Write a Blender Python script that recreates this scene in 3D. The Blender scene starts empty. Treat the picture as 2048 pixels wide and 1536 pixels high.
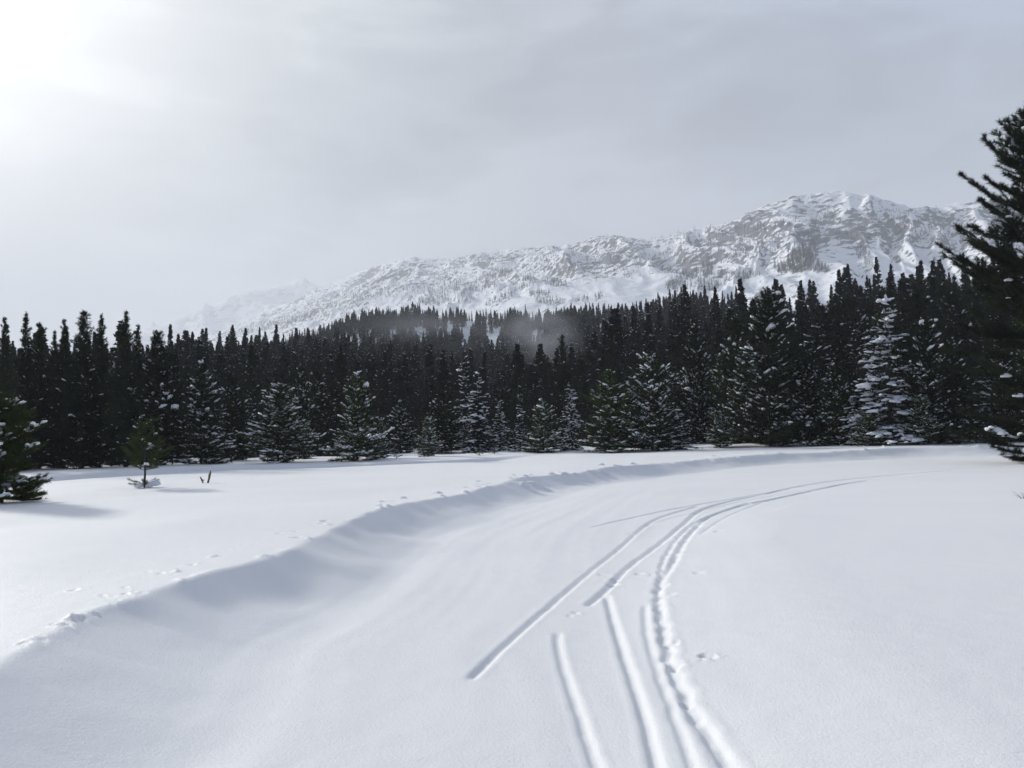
import bpy, math, random
import numpy as np
from mathutils import Matrix, Vector

random.seed(7)
rng = np.random.default_rng(7)
scene = bpy.context.scene
col = scene.collection
R = math.radians

# ------------------------------------------------------------------ camera
W, HT, F = 2048.0, 1536.0, 1704.0
CAM = np.array([0.0, 0.0, 1.62])
PITCH = math.atan((868 - 768) / F)
ROLL = R(1.0)
fw = np.array([0, math.cos(PITCH), math.sin(PITCH)])
rt0 = np.array([1.0, 0, 0])
up0 = np.cross(rt0, fw)
rt = rt0 * math.cos(ROLL) - up0 * math.sin(ROLL)
up = rt0 * math.sin(ROLL) + up0 * math.cos(ROLL)
cam_data = bpy.data.cameras.new('camera')
cam = bpy.data.objects.new('camera', cam_data)
col.objects.link(cam)
M = Matrix(((rt[0], up[0], -fw[0], CAM[0]), (rt[1], up[1], -fw[1], CAM[1]), (rt[2], up[2], -fw[2], CAM[2]), (0, 0, 0, 1)))
cam.matrix_world = M
cam_data.sensor_width = 36
cam_data.lens = 36 * F / W
cam_data.clip_start = 0.1
cam_data.clip_end = 40000
scene.camera = cam

# ------------------------------------------------------------------ sky, sun, exposure
SUN_AZ, SUN_EL = R(-47), R(24)          # azimuth measured from +Y, negative to the left
sd = Vector((math.sin(SUN_AZ) * math.cos(SUN_EL), math.cos(SUN_AZ) * math.cos(SUN_EL), math.sin(SUN_EL)))
world = bpy.data.worlds.new('World')
scene.world = world
world.use_nodes = True
nt = world.node_tree
nt.nodes.clear()
def N(tree, kind, **kw):
    n = tree.nodes.new(kind)
    for k, v in kw.items():
        if k.startswith('i_'):
            n.inputs[k[2:].replace('_', ' ')].default_value = v
        else:
            setattr(n, k, v)
    return n
def L(tree, a, b): tree.links.new(a, b)
def mth(tree, op, a, b=None, c=None, clamp=False):
    n = tree.nodes.new('ShaderNodeMath'); n.operation = op; n.use_clamp = clamp
    for i, v in enumerate((a, b, c)):
        if v is None: continue
        if isinstance(v, (int, float)): n.inputs[i].default_value = v
        else: L(tree, v, n.inputs[i])
    return n.outputs[0]
def ramp(tree, fac, stops, interp='LINEAR'):
    n = tree.nodes.new('ShaderNodeValToRGB'); n.color_ramp.interpolation = interp
    e = n.color_ramp.elements
    while len(e) > 1: e.remove(e[-1])
    e[0].position = stops[0][0]; e[0].color = (*stops[0][1], 1)
    for p, c in stops[1:]:
        q = e.new(p); q.color = (*c, 1)
    L(tree, fac, n.inputs[0])
    return n.outputs[0]
def mixc(tree, fac, a, b, mode='MIX'):
    n = tree.nodes.new('ShaderNodeMix'); n.data_type = 'RGBA'; n.blend_type = mode
    for s, v in ((n.inputs[0], fac), (n.inputs[6], a), (n.inputs[7], b)):
        if isinstance(v, (int, float)): s.default_value = v
        elif isinstance(v, tuple): s.default_value = (*v, 1)
        else: L(tree, v, s)
    return n.outputs[2]

SKY_STRENGTH = 0.70
tc = N(nt, 'ShaderNodeTexCoord')
sky = N(nt, 'ShaderNodeTexSky')
sky.sky_type = 'NISHITA'; sky.sun_disc = False
sky.sun_elevation = SUN_EL; sky.sun_rotation = SUN_AZ % (2 * math.pi)
sky.air_density = 1.0; sky.dust_density = 2.0
skyv = mixc(nt, 1.0, sky.outputs[0], (0.05, 0.05, 0.05), 'MULTIPLY')
# cloud deck: soft stretched noise, brighter around the veiled sun
dot = N(nt, 'ShaderNodeVectorMath', operation='DOT_PRODUCT')
L(nt, tc.outputs['Generated'], dot.inputs[0]); dot.inputs[1].default_value = sd
sunang = mth(nt, 'ARCCOSINE', mth(nt, 'MINIMUM', dot.outputs['Value'], 0.9999))
glow1 = mth(nt, 'EXPONENT', mth(nt, 'MULTIPLY', mth(nt, 'POWER', mth(nt, 'DIVIDE', sunang, 0.385), 2.0), -1.0))
glow2 = mth(nt, 'EXPONENT', mth(nt, 'MULTIPLY', mth(nt, 'POWER', mth(nt, 'DIVIDE', sunang, 0.60), 2.0), -1.0))
mp = N(nt, 'ShaderNodeMapping'); mp.inputs['Scale'].default_value = (1.0, 1.0, 3.0); mp.inputs['Rotation'].default_value = (0, R(-14), 0)
L(nt, tc.outputs['Generated'], mp.inputs[0])
n1 = N(nt, 'ShaderNodeTexNoise', i_Scale=2.1, i_Detail=5.0, i_Roughness=0.45, i_Distortion=0.35)
n2 = N(nt, 'ShaderNodeTexNoise', i_Scale=5.5, i_Detail=6.0, i_Roughness=0.5, i_Distortion=0.5)
L(nt, mp.outputs[0], n1.inputs['Vector']); L(nt, mp.outputs[0], n2.inputs['Vector'])
cl = mth(nt, 'ADD', mth(nt, 'MULTIPLY', n1.outputs[0], 0.66), mth(nt, 'MULTIPLY', n2.outputs[0], 0.34))
cloud = ramp(nt, cl, [(0.42, (0.198, 0.226, 0.272)), (0.50, (0.328, 0.360, 0.408)), (0.58, (0.525, 0.56, 0.60))], 'EASE')
cloud = mixc(nt, 1.0, cloud, ramp(nt, mth(nt, 'DIVIDE', sunang, 3.1416), [(0.0, (1.04, 1.03, 0.98)), (0.20, (1.0, 1.01, 1.01)), (0.36, (0.69, 0.79, 1.04)), (1.0, (0.69, 0.79, 1.04))]), 'MULTIPLY')
g = mth(nt, 'ADD', mth(nt, 'MULTIPLY', glow1, 2.1), mth(nt, 'MULTIPLY', glow2, 0.26))
gv = N(nt, 'ShaderNodeVectorMath', operation='SCALE'); gv.inputs[0].default_value = (1.0, 0.985, 0.93)
L(nt, g, gv.inputs['Scale'])
add = N(nt, 'ShaderNodeVectorMath', operation='ADD')
L(nt, cloud, add.inputs[0]); L(nt, gv.outputs[0], add.inputs[1])
final = mixc(nt, 0.88, skyv, add.outputs[0])
bg = N(nt, 'ShaderNodeBackground'); bg.inputs['Strength'].default_value = SKY_STRENGTH
L(nt, final, bg.inputs['Color'])
wo = N(nt, 'ShaderNodeOutputWorld'); L(nt, bg.outputs[0], wo.inputs['Surface'])

sun_data = bpy.data.lights.new('sun', 'SUN')
sun_data.energy = 5.0
sun_data.angle = R(6)
sun_data.color = (1.0, 0.965, 0.90)
sun = bpy.data.objects.new('sun', sun_data); col.objects.link(sun)
sun.rotation_euler = (-sd).to_track_quat('-Z', 'Y').to_euler()

scene.view_settings.view_transform = 'Standard'
scene.view_settings.look = 'None'
scene.view_settings.exposure = 0.42
scene.view_settings.gamma = 1.0
scene.view_settings.use_curve_mapping = False
scene.cycles.use_denoising = True
scene.cycles.max_bounces = 6
scene.cycles.diffuse_bounces = 3
scene.cycles.volume_bounces = 1

# ------------------------------------------------------------------ numpy noise
def _h(ix, iy, seed):
    ix = ix.astype(np.int64); iy = iy.astype(np.int64)
    h = (ix * 374761393 + iy * 668265263 + seed * 1442695041) & 0xffffffff
    h = ((h ^ (h >> 13)) * 1274126177) & 0xffffffff
    h = (h ^ (h >> 16)) & 0xffffffff
    return h / 4294967296.0 * 2 * math.pi
def pn(x, y, seed=0):
    x = np.asarray(x, float); y = np.asarray(y, float)
    x0 = np.floor(x); y0 = np.floor(y); fx = x - x0; fy = y - y0
    u = fx * fx * fx * (fx * (fx * 6 - 15) + 10); v = fy * fy * fy * (fy * (fy * 6 - 15) + 10)
    def gd(ax, ay):
        a = _h(x0 + ax, y0 + ay, seed)
        return np.cos(a) * (fx - ax) + np.sin(a) * (fy - ay)
    return ((gd(0, 0) * (1 - u) + gd(1, 0) * u) * (1 - v) + (gd(0, 1) * (1 - u) + gd(1, 1) * u) * v) * 1.5
def fbm(x, y, o=4, seed=0, gain=0.5):
    s = 0; a = 1
    for i in range(o):
        s = s + a * pn(x * 2 ** i, y * 2 ** i, seed + i * 17); a *= gain
    return s
def ridged(x, y, o=4, seed=0, gain=0.55):
    s = 0; a = 1
    for i in range(o):
        s = s + a * (1 - 2 * np.abs(pn(x * 2 ** i, y * 2 ** i, seed + i * 17))); a *= gain
    return s
def sst(a, b, x):
    t = np.clip((x - a) / (b - a), 0, 1); return t * t * (3 - 2 * t)

# ------------------------------------------------------------------ pixel helpers (photo pixels -> directions -> places in the world)
def ray(px, py):
    px = np.asarray(px, float); py = np.asarray(py, float)
    d = fw[None] + ((px - W / 2) / F)[:, None] * rt[None] - ((py - HT / 2) / F)[:, None] * up[None]
    return d
def project(P):
    d = P - CAM
    z = d @ fw
    return W / 2 + F * (d @ rt) / z, HT / 2 - F * (d @ up) / z

SLOPE = 0.014
def on_plane(pts, off):
    pts = np.array(pts, float)
    d = ray(pts[:, 0], pts[:, 1])
    t = (off - (CAM[2])) / (d[:, 2] - SLOPE * d[:, 0])
    return np.stack([d[:, 0] * t, d[:, 1] * t], 1)

def resample(P, step):
    P = np.asarray(P, float)
    # Catmull-Rom through the points
    Q = np.vstack([2 * P[0] - P[1], P, 2 * P[-1] - P[-2]])
    out = []
    for i in range(1, len(Q) - 2):
        n = max(2, int(np.linalg.norm(Q[i + 1] - Q[i]) / step))
        t = np.linspace(0, 1, n, endpoint=False)[:, None]
        a, b, c, d = Q[i - 1], Q[i], Q[i + 1], Q[i + 2]
        out.append(0.5 * ((2 * b) + (-a + c) * t + (2 * a - 5 * b + 4 * c - d) * t ** 2 + (-a + 3 * b - 3 * c + d) * t ** 3))
    out.append(P[-1:])
    return np.vstack(out)

def poly_dist(x, y, P, chunk=60000):
    """signed distance (positive = left of the line), arc length at the nearest point, distance past the ends"""
    sh = x.shape; x = x.ravel(); y = y.ravel()
    A = P[:-1]; B = P[1:]; D = B - A; LL = (D ** 2).sum(1); seg = np.sqrt(LL); cum = np.concatenate([[0], np.cumsum(seg)])
    Dn = D / seg[:, None]; VT = np.vstack([Dn[:1], Dn[:-1] + Dn[1:], Dn[-1:]])
    S = np.empty(x.size); T = np.empty(x.size)
    for i in range(0, x.size, chunk):
        X = x[i:i + chunk, None] - A[None, :, 0]; Y = y[i:i + chunk, None] - A[None, :, 1]
        t = np.clip((X * D[:, 0] + Y * D[:, 1]) / LL, 0, 1)
        dx = X - t * D[:, 0]; dy = Y - t * D[:, 1]
        d2 = dx * dx + dy * dy
        k = d2.argmin(1); r = np.arange(len(k))
        tk = t[r, k]; tx_ = VT[k, 0] * (1 - tk) + VT[k + 1, 0] * tk; ty_ = VT[k, 1] * (1 - tk) + VT[k + 1, 1] * tk
        cr = tx_ * dy[r, k] - ty_ * dx[r, k]
        S[i:i + chunk] = np.sqrt(d2[r, k]) * np.where(cr >= 0, 1, -1)
        T[i:i + chunk] = cum[k] + t[r, k] * seg[k]
    return S.reshape(sh), T.reshape(sh), cum[-1]

BANK = 0.40
edge = on_plane([(0, 1335), (110, 1268), (230, 1205), (400, 1155), (540, 1110), (740, 1030), (900, 990), (1050, 957), (1180, 940), (1300, 928), (1450, 914), (1600, 906), (1800, 897), (2048, 890)], BANK)
edge = np.vstack([[edge[0, 0] + 0.3, -12], [edge[0, 0] + 0.1, -3], [edge[0, 0] + 0.05, 1.0], edge, [edge[-1, 0] + 6, edge[-1, 1] + 1.5], [edge[-1, 0] + 16, edge[-1, 1] + 4], [edge[-1, 0] + 34, edge[-1, 1] + 9], [edge[-1, 0] + 60, edge[-1, 1] + 16]])
pass
edge = resample(edge, 0.6)
edge2 = on_plane([(0, 961), (100, 954), (330, 940), (600, 931), (800, 925), (950, 918), (1060, 911), (1160, 907)], BANK)
edge2 = np.vstack([edge2[0] + (edge2[0] - edge2[1]) * 6, edge2])
edge2 = resample(edge2, 1.5)

# ski tracks: photo pixel polylines lying on the road surface, half width (m), depth (m), roughness
TRACKS = [
 ([(937, 1364), (1000, 1300), (1100, 1213), (1170, 1152), (1240, 1095), (1285, 1056), (1312, 1038), (1352, 1025), (1400, 1012)], .050, .050, .12),
 ([(1172, 1214), (1210, 1183), (1260, 1133), (1320, 1090), (1370, 1047), (1400, 1022), (1450, 1006), (1520, 990), (1600, 973), (1700, 958), (1860, 944), (2046, 930)], .060, .060, .25),
 ([(1182, 1055), (1260, 1036), (1350, 1018), (1450, 1001), (1520, 988), (1620, 972)], .050, .045, .15),
 ([(1114, 1262), (1120, 1310), (1145, 1390), (1172, 1470), (1200, 1560), (1226, 1680)], .048, .042, .15),
 ([(1212, 1188), (1226, 1240), (1250, 1320), (1286, 1430), (1320, 1560), (1356, 1680)], .052, .055, .12),
 ([(1740, 960), (1640, 978), (1560, 996), (1480, 1014), (1420, 1036), (1390, 1062), (1366, 1096), (1342, 1140), (1322, 1168), (1318, 1205), (1325, 1260), (1340, 1330), (1366, 1400), (1402, 1462), (1462, 1560), (1540, 1680)], .065, .065, .55),
 ([(1290, 1215), (1294, 1270), (1312, 1340), (1340, 1420), (1362, 1480), (1390, 1560), (1430, 1680)], .045, .036, .2),
 ([(1500, 1006), (1440, 1028), (1396, 1046), (1366, 1070), (1340, 1104), (1326, 1132), (1318, 1160)], .045, .05, .5),
 ([(1700, 966), (1600, 988), (1540, 1002), (1490, 1022), (1450, 1042), (1415, 1066), (1402, 1080)], .045, .035, .4),
 ([(1452, 981), (1560, 975), (1680, 966), (1800, 952), (1920, 940)], .04, .03, .2),
 ([(1290, 1050), (1345, 1036), (1400, 1024), (1480, 1005), (1560, 990), (1680, 970)], .04, .03, .3),
 ([(980, 1366), (1010, 1362), (1040, 1366), (1076, 1350)], .02, .014, .3),
 ([(2048, 934), (1940, 944), (1800, 957), (1700, 968)], .05, .03, .3),
]
TRK = [(resample(on_plane(p, 0.0), 0.22), w, dp, rg) for p, w, dp, rg in TRACKS]
# scuffs, pole holes and small crumbs of snow: px, py, size m, depth (+hole / -lump), on the field or road
DENTS = []
for px, py in [(1302, 1156), (1398, 1160), (1412, 1334), (1424, 1338), (1152, 1226), (1140, 1232), (1260, 1068), (1285, 1064), (1436, 1075), (1330, 1178), (1338, 1200), (1322, 1230),
               (1344, 1150), (1352, 1128), (1316, 1190), (1345, 1300), (1350, 1345), (1372, 1420), (1278, 1150), (1228, 1160), (1205, 1150), (1226, 1170)]:
    DENTS.append((px, py, random.uniform(.028, .06), random.uniform(.015, .035), 0))
for px, py in [(48, 1285), (82, 1276), (165, 1232), (190, 1222), (225, 1203), (250, 1186), (283, 1184), (205, 1188), (320, 1145), (345, 1148), (375, 1152), (300, 1141), (385, 1128), (250, 1172),
               (560, 1066), (590, 1063), (625, 1052), (640, 1050), (665, 1027), (636, 1034), (675, 1040), (470, 1092), (510, 1085), (455, 1098), (475, 1100), (730, 1021), (865, 985), (955, 966)]:
    s = random.uniform(.02, .042)
    DENTS.append((px, py, s, random.uniform(.012, .024), BANK))
    for q_ in range(2): DENTS.append((px + random.uniform(-22, 22), py + random.uniform(-7, 7), s * random.uniform(.4, .8), random.choice((-.010, .012, .010)), BANK))
for px, py, s in [(760, 1006, .11), (806, 995, .10), (870, 984, .14), (758, 1016, .1), (955, 965, .10), (1050, 962, .22), (1068, 957, .26), (1085, 957, .2), (1100, 948, .16), (1118, 943, .12), (1150, 944, .12), (1187, 940, .22), (1205, 938, .2),
                  (1225, 935, .14), (1262, 930, .12), (1425, 913, .2), (1445, 910, .16), (1540, 903, .14), (1785, 893, .2), (1128, 946, .2), (1060, 950, .14), (930, 974, .08), (165, 1228, .05), (352, 1142, .06)]:
    s *= .68; DENTS.append((px, py, s, -random.uniform(.4, .65) * s, BANK))
random.seed(11)
for i in range(330):   # crumbs thrown on the field side of the edge
    k = random.randint(6, len(edge) - 12)
    t = edge[k + 1] - edge[k]; t = t / np.linalg.norm(t); nrm = np.array([-t[1], t[0]])
    p = edge[k] + nrm * abs(random.gauss(.15, .45)) + t * random.uniform(-.3, .3)
    r = float(np.hypot(*p)); s = random.uniform(.012, .032) * (1 + r / 13)
    DENTS.append((p, None, s, random.choice((-.7, -.5, .6, .5)) * s, None))
dent_xy = []
for d in DENTS:
    if d[1] is None: dent_xy.append((d[0][0], d[0][1], d[2], d[3]))
    else:
        q = on_plane([(d[0], d[1])], d[4])[0]
        dent_xy.append((q[0], q[1], d[2], d[3]))

moundline = resample(on_plane([(1700, 975), (1560, 1015), (1522, 1060), (1522, 1110), (1560, 1180), (1640, 1270), (1760, 1370), (1960, 1540), (2260, 1760), (2900, 2300)], 0.08), .4)

def ground(x, y, detail=True):
    x = np.asarray(x, float); y = np.asarray(y, float)
    r = np.hypot(x, y)
    z = SLOPE * np.clip(x, -60, 60)
    s, t, _ = poly_dist(x, y, edge)
    wob = .11 * pn(x * .45, y * .45, 5) + .045 * pn(x * 1.3, y * 1.3, 6)
    s1 = s + wob * np.clip(r / 5, .6, 1.7)
    wdt = 1.32 + .30 * pn(x * .3, y * .3, 8)
    u = np.clip((s1 + wdt) / wdt, 0, 1)
    u2 = np.clip((s1 + .03 + wdt) / wdt, 0, 1); u3 = np.clip((s1 - .03 + wdt) / wdt, 0, 1)
    prof = (u ** 1.9 + u2 ** 1.9 + u3 ** 1.9) / 3
    # round the lip
    lip = np.exp(-((s1 - .02) / .09) ** 2)
    bh = BANK * (1 + .16 * pn(x * .2, y * .2, 12))
    z = z + bh * prof + .012 * lip * pn(x * 2.2, y * 2.2, 14)
    # low wind-packed lip and gentle rolls of the field
    z += sst(0, 2.5, s) * (.030 * fbm(x * .22, y * .22, 3, 21))
    # second groomed trail across the field, with its far bank
    s2, t2, L2 = poly_dist(x, y, edge2)
    fade = sst(L2, L2 - 14, t2) * sst(-22, -8, -np.abs(s2) - 0 * s2)
    q = s2 + .25 * pn(t2 * .3, t2 * 0, 31)
    trough = sst(-4.4, -2.9, q) * (1 - sst(-.5, 0, q))
    z -= .50 * trough * sst(L2 + .1, L2 - 16, t2)
    z += .10 * sst(-.6, 0.6, q) * (1 - sst(2, 9, q)) * sst(L2, L2 - 16, t2)
    # drifts round the trees
    z += sst(40, 56, r) * (.10 + .12 * fbm(x * .16, y * .16, 3, 41))
    # road: long low streaks parallel to the edge, drift on the inside of the bend
    road = 1 - sst(-.9, .0, s1)
    z += road * (sst(-7, -3, s) * (.008 * pn(s * 1.6, y * .10, 51) + .004 * pn(s * 4.2, y * .22, 52)) + .010 * fbm(x * .3, y * .3, 2, 53))
    ms, mt, _ = poly_dist(x, y, moundline)
    ms = ms + .08 * pn(mt * .5, mt * 0, 55)
    dn = sst(1.2, -1.2, -ms) * 0
    side = ms
    z += road * sst(21, 11, r) * (.16 * sst(-1.8, .25, side) - .035 * sst(.0, 2.4, side) + .030 * sst(-.06, .05, side) * np.exp(-np.clip(side, 0, 9) / .5) * (1 - sst(4, 7, mt)))
    if detail:
        z += .0022 * fbm(x * 3.1, y * 3.1, 3, 61) * sst(40, 8, r)
        z += road * .0020 * fbm(x * 1.6, y * .9, 3, 63) * sst(30, 6, r)
        for P, w, dp, rg in TRK:
            lo = P.min(0) - 1; hi = P.max(0) + 1
            m = (x > lo[0]) & (x < hi[0]) & (y > lo[1]) & (y < hi[1])
            if not m.any(): continue
            sx, tx, LT = poly_dist(x[m], y[m], P)
            rr = r[m]
            k = 1 + rg * .30 * pn(tx * 2.6, tx * 0 + 7, 71) + rg * .35 * pn(tx * 7, sx * 9, 72)
            wob = rg * .055 * pn(tx * 4, tx * 0, 73)
            a = np.abs(sx + wob) / (w * .80 * (1 + rg * .25 * pn(tx * 3, tx * 0 + 5, 75)))
            floor_ = np.exp(-(a / .78) ** 3.2)
            rim = np.exp(-((a - 1.75) / .45) ** 2) * .10 * (1 + rg * 1.2 * pn(tx * 8, sx * 14, 74))
            # rough crumbly bits inside messy tracks
            inner = floor_ * rg * .45 * pn(sx * 16, tx * 6.5, 76)
            tap = sst(0, .16, tx) * sst(0, .3, LT - tx)
            dz = tap * dp * .43 * (1 + .9 * sst(10, 22, rr)) * (-floor_ * k + rim * (1 + .3 * pn(tx * 2, tx * 0, 77)) + inner)
            z[m] += dz
        for dx, dy, sz, dep in dent_xy:
            m = (np.abs(x - dx) < sz * 3.2) & (np.abs(y - dy) < sz * 4)
            if not m.any(): continue
            ux = (x[m] - dx) / sz; uy = (y[m] - dy) / (sz * 1.15)
            w_ = np.clip(1 + 1.1 * pn(ux * 1.1 + dx * 9, uy * 1.1 + dy * 7, 81), .35, 3)
            q2 = (ux * ux + uy * uy) * w_
            if dep > 0:
                z[m] += -dep * np.exp(-q2 ** 1.5) + dep * .3 * np.exp(-((np.sqrt(q2) - 1.5) / .4) ** 2)
            else:
                z[m] += -dep * np.exp(-q2 ** 1.6) * (1 + .8 * pn(ux * 1.7 + dx, uy * 1.7 + dy, 83))
    return z
def gz(x, y): return float(ground(np.array([x]), np.array([y]), False)[0])

# ------------------------------------------------------------------ far terrain
def az_of(px, py=860):
    d = ray(np.atleast_1d(px), np.atleast_1d(py) * np.ones(len(np.atleast_1d(px))))
    return np.arctan2(d[:, 0], d[:, 1])
def elev_tan(px, py):
    d = ray(np.atleast_1d(px), np.atleast_1d(py)); return d[:, 2] / np.hypot(d[:, 0], d[:, 1])
def curve(pts):
    """table of (photo x, photo y, distance) -> azimuth, tan(elevation), distance"""
    p = np.array(pts, float)
    d = ray(p[:, 0], p[:, 1]); a = np.arctan2(d[:, 0], d[:, 1]); e = d[:, 2] / np.hypot(d[:, 0], d[:, 1])
    return a, e, p[:, 2]
CREST = curve([(-900, 700, 300), (-300, 690, 330), (0, 722, 360), (270, 712, 420), (450, 700, 450), (560, 680, 470), (640, 658, 480), (720, 622, 490), (800, 615, 480), (900, 613, 480), (1000, 614, 470), (1090, 620, 450), (1180, 614, 420),
               (1250, 606, 390), (1330, 592, 340), (1400, 582, 300), (1500, 575, 240), (1600, 586, 215), (1700, 566, 195), (1800, 546, 180), (1900, 538, 178), (2048, 520, 175), (2400, 500, 175), (3200, 520, 175)])
def smooth_interp(a, xs, ys, w=.006):
    return (np.interp(a - w, xs, ys) + np.interp(a, xs, ys) + np.interp(a + w, xs, ys)) / 3
def hill(az, r):
    Rc = smooth_interp(az, CREST[0], CREST[2], .012)
    et = smooth_interp(az, CREST[0], CREST[1], .008)
    zc = CAM[2] + et * Rc - 7.5 - 4.5 * (1 - np.clip((Rc - 180) / 160, 0, 1))
    u = (r - 62) / (Rc - 62)
    zz = -2.0 + (zc + 2.0) * np.where(u < 1, np.clip(u, 0, 1) ** (1.12 + .60 * np.exp(-((az + .06) / .16) ** 2)), 1)
    zz = np.where(u > 1, zc - (r - Rc) * .10, zz)
    x = r * np.sin(az); y = r * np.cos(az)
    env = sst(.1, .5, u) * (1 - sst(.85, 1.0, u))
    zz += env * (5.5 * fbm(x * .012, y * .012, 3, 101)) + sst(.05, .3, u) * .7 * pn(x * .07, y * .07, 105)
    return zz
RIDGE = curve([(-900, 900, 4600), (0, 800, 4600), (250, 730, 4500), (380, 690, 4400), (430, 670, 4300), (500, 640, 4100), (560, 612, 3900), (640, 578, 3600), (700, 553, 3400), (760, 531, 3200), (820, 516, 3000), (850, 519, 2950), (880, 522, 2850), (950, 512, 2650),
               (1050, 498, 2400), (1150, 488, 2200), (1220, 471, 2150), (1300, 480, 2100), (1400, 462, 2000), (1480, 440, 1950), (1530, 413, 1900), (1580, 394, 1880), (1650, 389, 1880), (1740, 391, 1880), (1790, 409, 1880),
               (1830, 421, 1900), (1870, 413, 1920), (1900, 406, 1920), (1980, 400, 1950), (2048, 415, 1950), (2400, 430, 1950), (3200, 500, 2000)])
FARR = curve([(-900, 760, 8500), (0, 712, 8500), (200, 690, 8500), (280, 668, 8500), (350, 640, 8500), (420, 616, 8500), (500, 590, 8500), (560, 572, 8500), (600, 563, 8500), (640, 570, 8500), (700, 600, 8500), (900, 680, 8500), (1400, 800, 8500)])
def mount(az, r, rough=1.0):
    Rm = smooth_interp(az, RIDGE[0], RIDGE[2], .01)
    et = smooth_interp(az, RIDGE[0], RIDGE[1], .0025)
    zm = CAM[2] + et * Rm
    Rc = smooth_interp(az, CREST[0], CREST[2], .012)
    ec = smooth_interp(az, CREST[0], CREST[1], .012)
    r0 = np.maximum(Rc * 1.15, 505.0)
    z0 = CAM[2] + ec * Rc - 7.5 - 9.0
    u = (r - r0) / (Rm - r0)
    uc = np.clip(u, 0, 1)
    zz = z0 + (zm - z0) * (.45 * uc + .55 * uc ** 2.0)
    zz = np.where(u > 1, zm - (r - Rm) * .75, zz)
    x = r * np.sin(az); y = r * np.cos(az)
    X = az * 2100                                   # along the range
    warp = 60 * fbm(X * .004, r * .003, 2, 200)
    ribs = ridged((X + warp + r * .25) * .0065, r * .0016, 3, 210)
    crag = ridged(x * .020, y * .020, 4, 220, .6)
    env = sst(0, .25, uc) * (1 - .75 * sst(.93, 1.0, uc))
    bowl = np.exp(-((az - BOWL_AZ) / .075) ** 2) * (1 - sst(.62, .8, uc))
    amp = (1 - .85 * bowl)
    zz += rough * amp * env * (24 * (ribs - .6) * sst(0, .7, uc)) * (.5 + .5 * sst(.3, .9, uc))
    zz += rough * amp * (sst(.35, .75, uc)) * 3.4 * (crag - .8) * (.5 + .8 * sst(-.1, .5, fbm(x * .003, y * .003, 2, 240)))
    zz += rough * 1.4 * fbm(x * .03, y * .03, 2, 250) * sst(0, .2, uc)
    return zz
BOWL_AZ = float(az_of(1250)[0])
def farmount(az, r):
    et = smooth_interp(az, FARR[0], FARR[1], .004)
    zm = CAM[2] + et * 8500
    u = (r - 6000) / 2500
    uc = np.clip(u, 0, 1)
    zz = zm * (.25 + .75 * uc) 
    zz = np.where(u > 1, zm - (r - 8500) * .6, zz)
    X = az * 8500
    zz += (1 - .7 * sst(.9, 1, uc)) * (80 * (ridged((X + r * .3) * .0022, r * .0006, 4, 310) - .6) + 20 * (ridged(X * .009, r * .009, 3, 320) - .6)) * sst(0, .2, uc)
    return zz

# ------------------------------------------------------------------ mesh helpers
def mesh_np(name, V, T, mats, midx=None, smooth=False):
    V = np.asarray(V, np.float32).reshape(-1, 3); T = np.asarray(T, np.int32)
    k = T.shape[1]
    me = bpy.data.meshes.new(name)
    me.vertices.add(len(V)); me.vertices.foreach_set('co', V.ravel())
    me.loops.add(T.size); me.loops.foreach_set('vertex_index', T.ravel())
    me.polygons.add(len(T))
    me.polygons.foreach_set('loop_start', np.arange(0, T.size, k, dtype=np.int32))
    me.polygons.foreach_set('loop_total', np.full(len(T), k, np.int32))
    for m in mats: me.materials.append(m)
    if midx is not None: me.polygons.foreach_set('material_index', np.asarray(midx, np.int32))
    me.polygons.foreach_set('use_smooth', np.full(len(T), smooth, bool) if np.isscalar(smooth) else np.asarray(smooth, bool))
    me.update(calc_edges=True)
    return me
def link(name, me, parent=None, **props):
    o = bpy.data.objects.new(name, me); col.objects.link(o)
    if parent is not None: o.parent = parent
    for k, v in props.items(): o[k] = v
    return o
def grid_faces(n, m):
    i = np.arange(n - 1)[:, None] * m + np.arange(m - 1)[None]
    return np.stack([i, i + 1, i + m + 1, i + m], -1).reshape(-1, 4)

# ------------------------------------------------------------------ materials
def new_mat(name):
    m = bpy.data.materials.new(name); m.use_nodes = True
    t = m.node_tree; b = t.nodes['Principled BSDF']
    return m, t, b
def snow_material():
    m, t, b = new_mat('snow')
    tcn = N(t, 'ShaderNodeNewGeometry')
    n1 = N(t, 'ShaderNodeTexNoise', i_Scale=.35, i_Detail=4.0); L(t, tcn.outputs['Position'], n1.inputs['Vector'])
    c = ramp(t, n1.outputs[0], [(.3, (.855, .862, .872)), (.7, (.895, .90, .905))])
    L(t, c, b.inputs['Base Color'])
    b.inputs['Roughness'].default_value = .55
    b.inputs['Specular IOR Level'].default_value = .18
    f1 = N(t, 'ShaderNodeTexNoise', i_Scale=48.0, i_Detail=5.0, i_Roughness=.75); L(t, tcn.outputs['Position'], f1.inputs['Vector'])
    mp = N(t, 'ShaderNodeMapping'); mp.inputs['Rotation'].default_value = (0, 0, R(-35)); mp.inputs['Scale'].default_value = (1.0, 4.0, 1.0)
    L(t, tcn.outputs['Position'], mp.inputs[0])
    f2 = N(t, 'ShaderNodeTexNoise', i_Scale=2.6, i_Detail=4.0, i_Roughness=.5); L(t, mp.outputs[0], f2.inputs['Vector'])
    b1 = N(t, 'ShaderNodeBump', i_Strength=.5, i_Distance=.014); L(t, f1.outputs[0], b1.inputs['Height'])
    b2 = N(t, 'ShaderNodeBump', i_Strength=.28, i_Distance=.010); L(t, f2.outputs[0], b2.inputs['Height']); L(t, b1.outputs[0], b2.inputs['Normal'])
    L(t, b2.outputs[0], b.inputs['Normal'])
    return m
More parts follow.
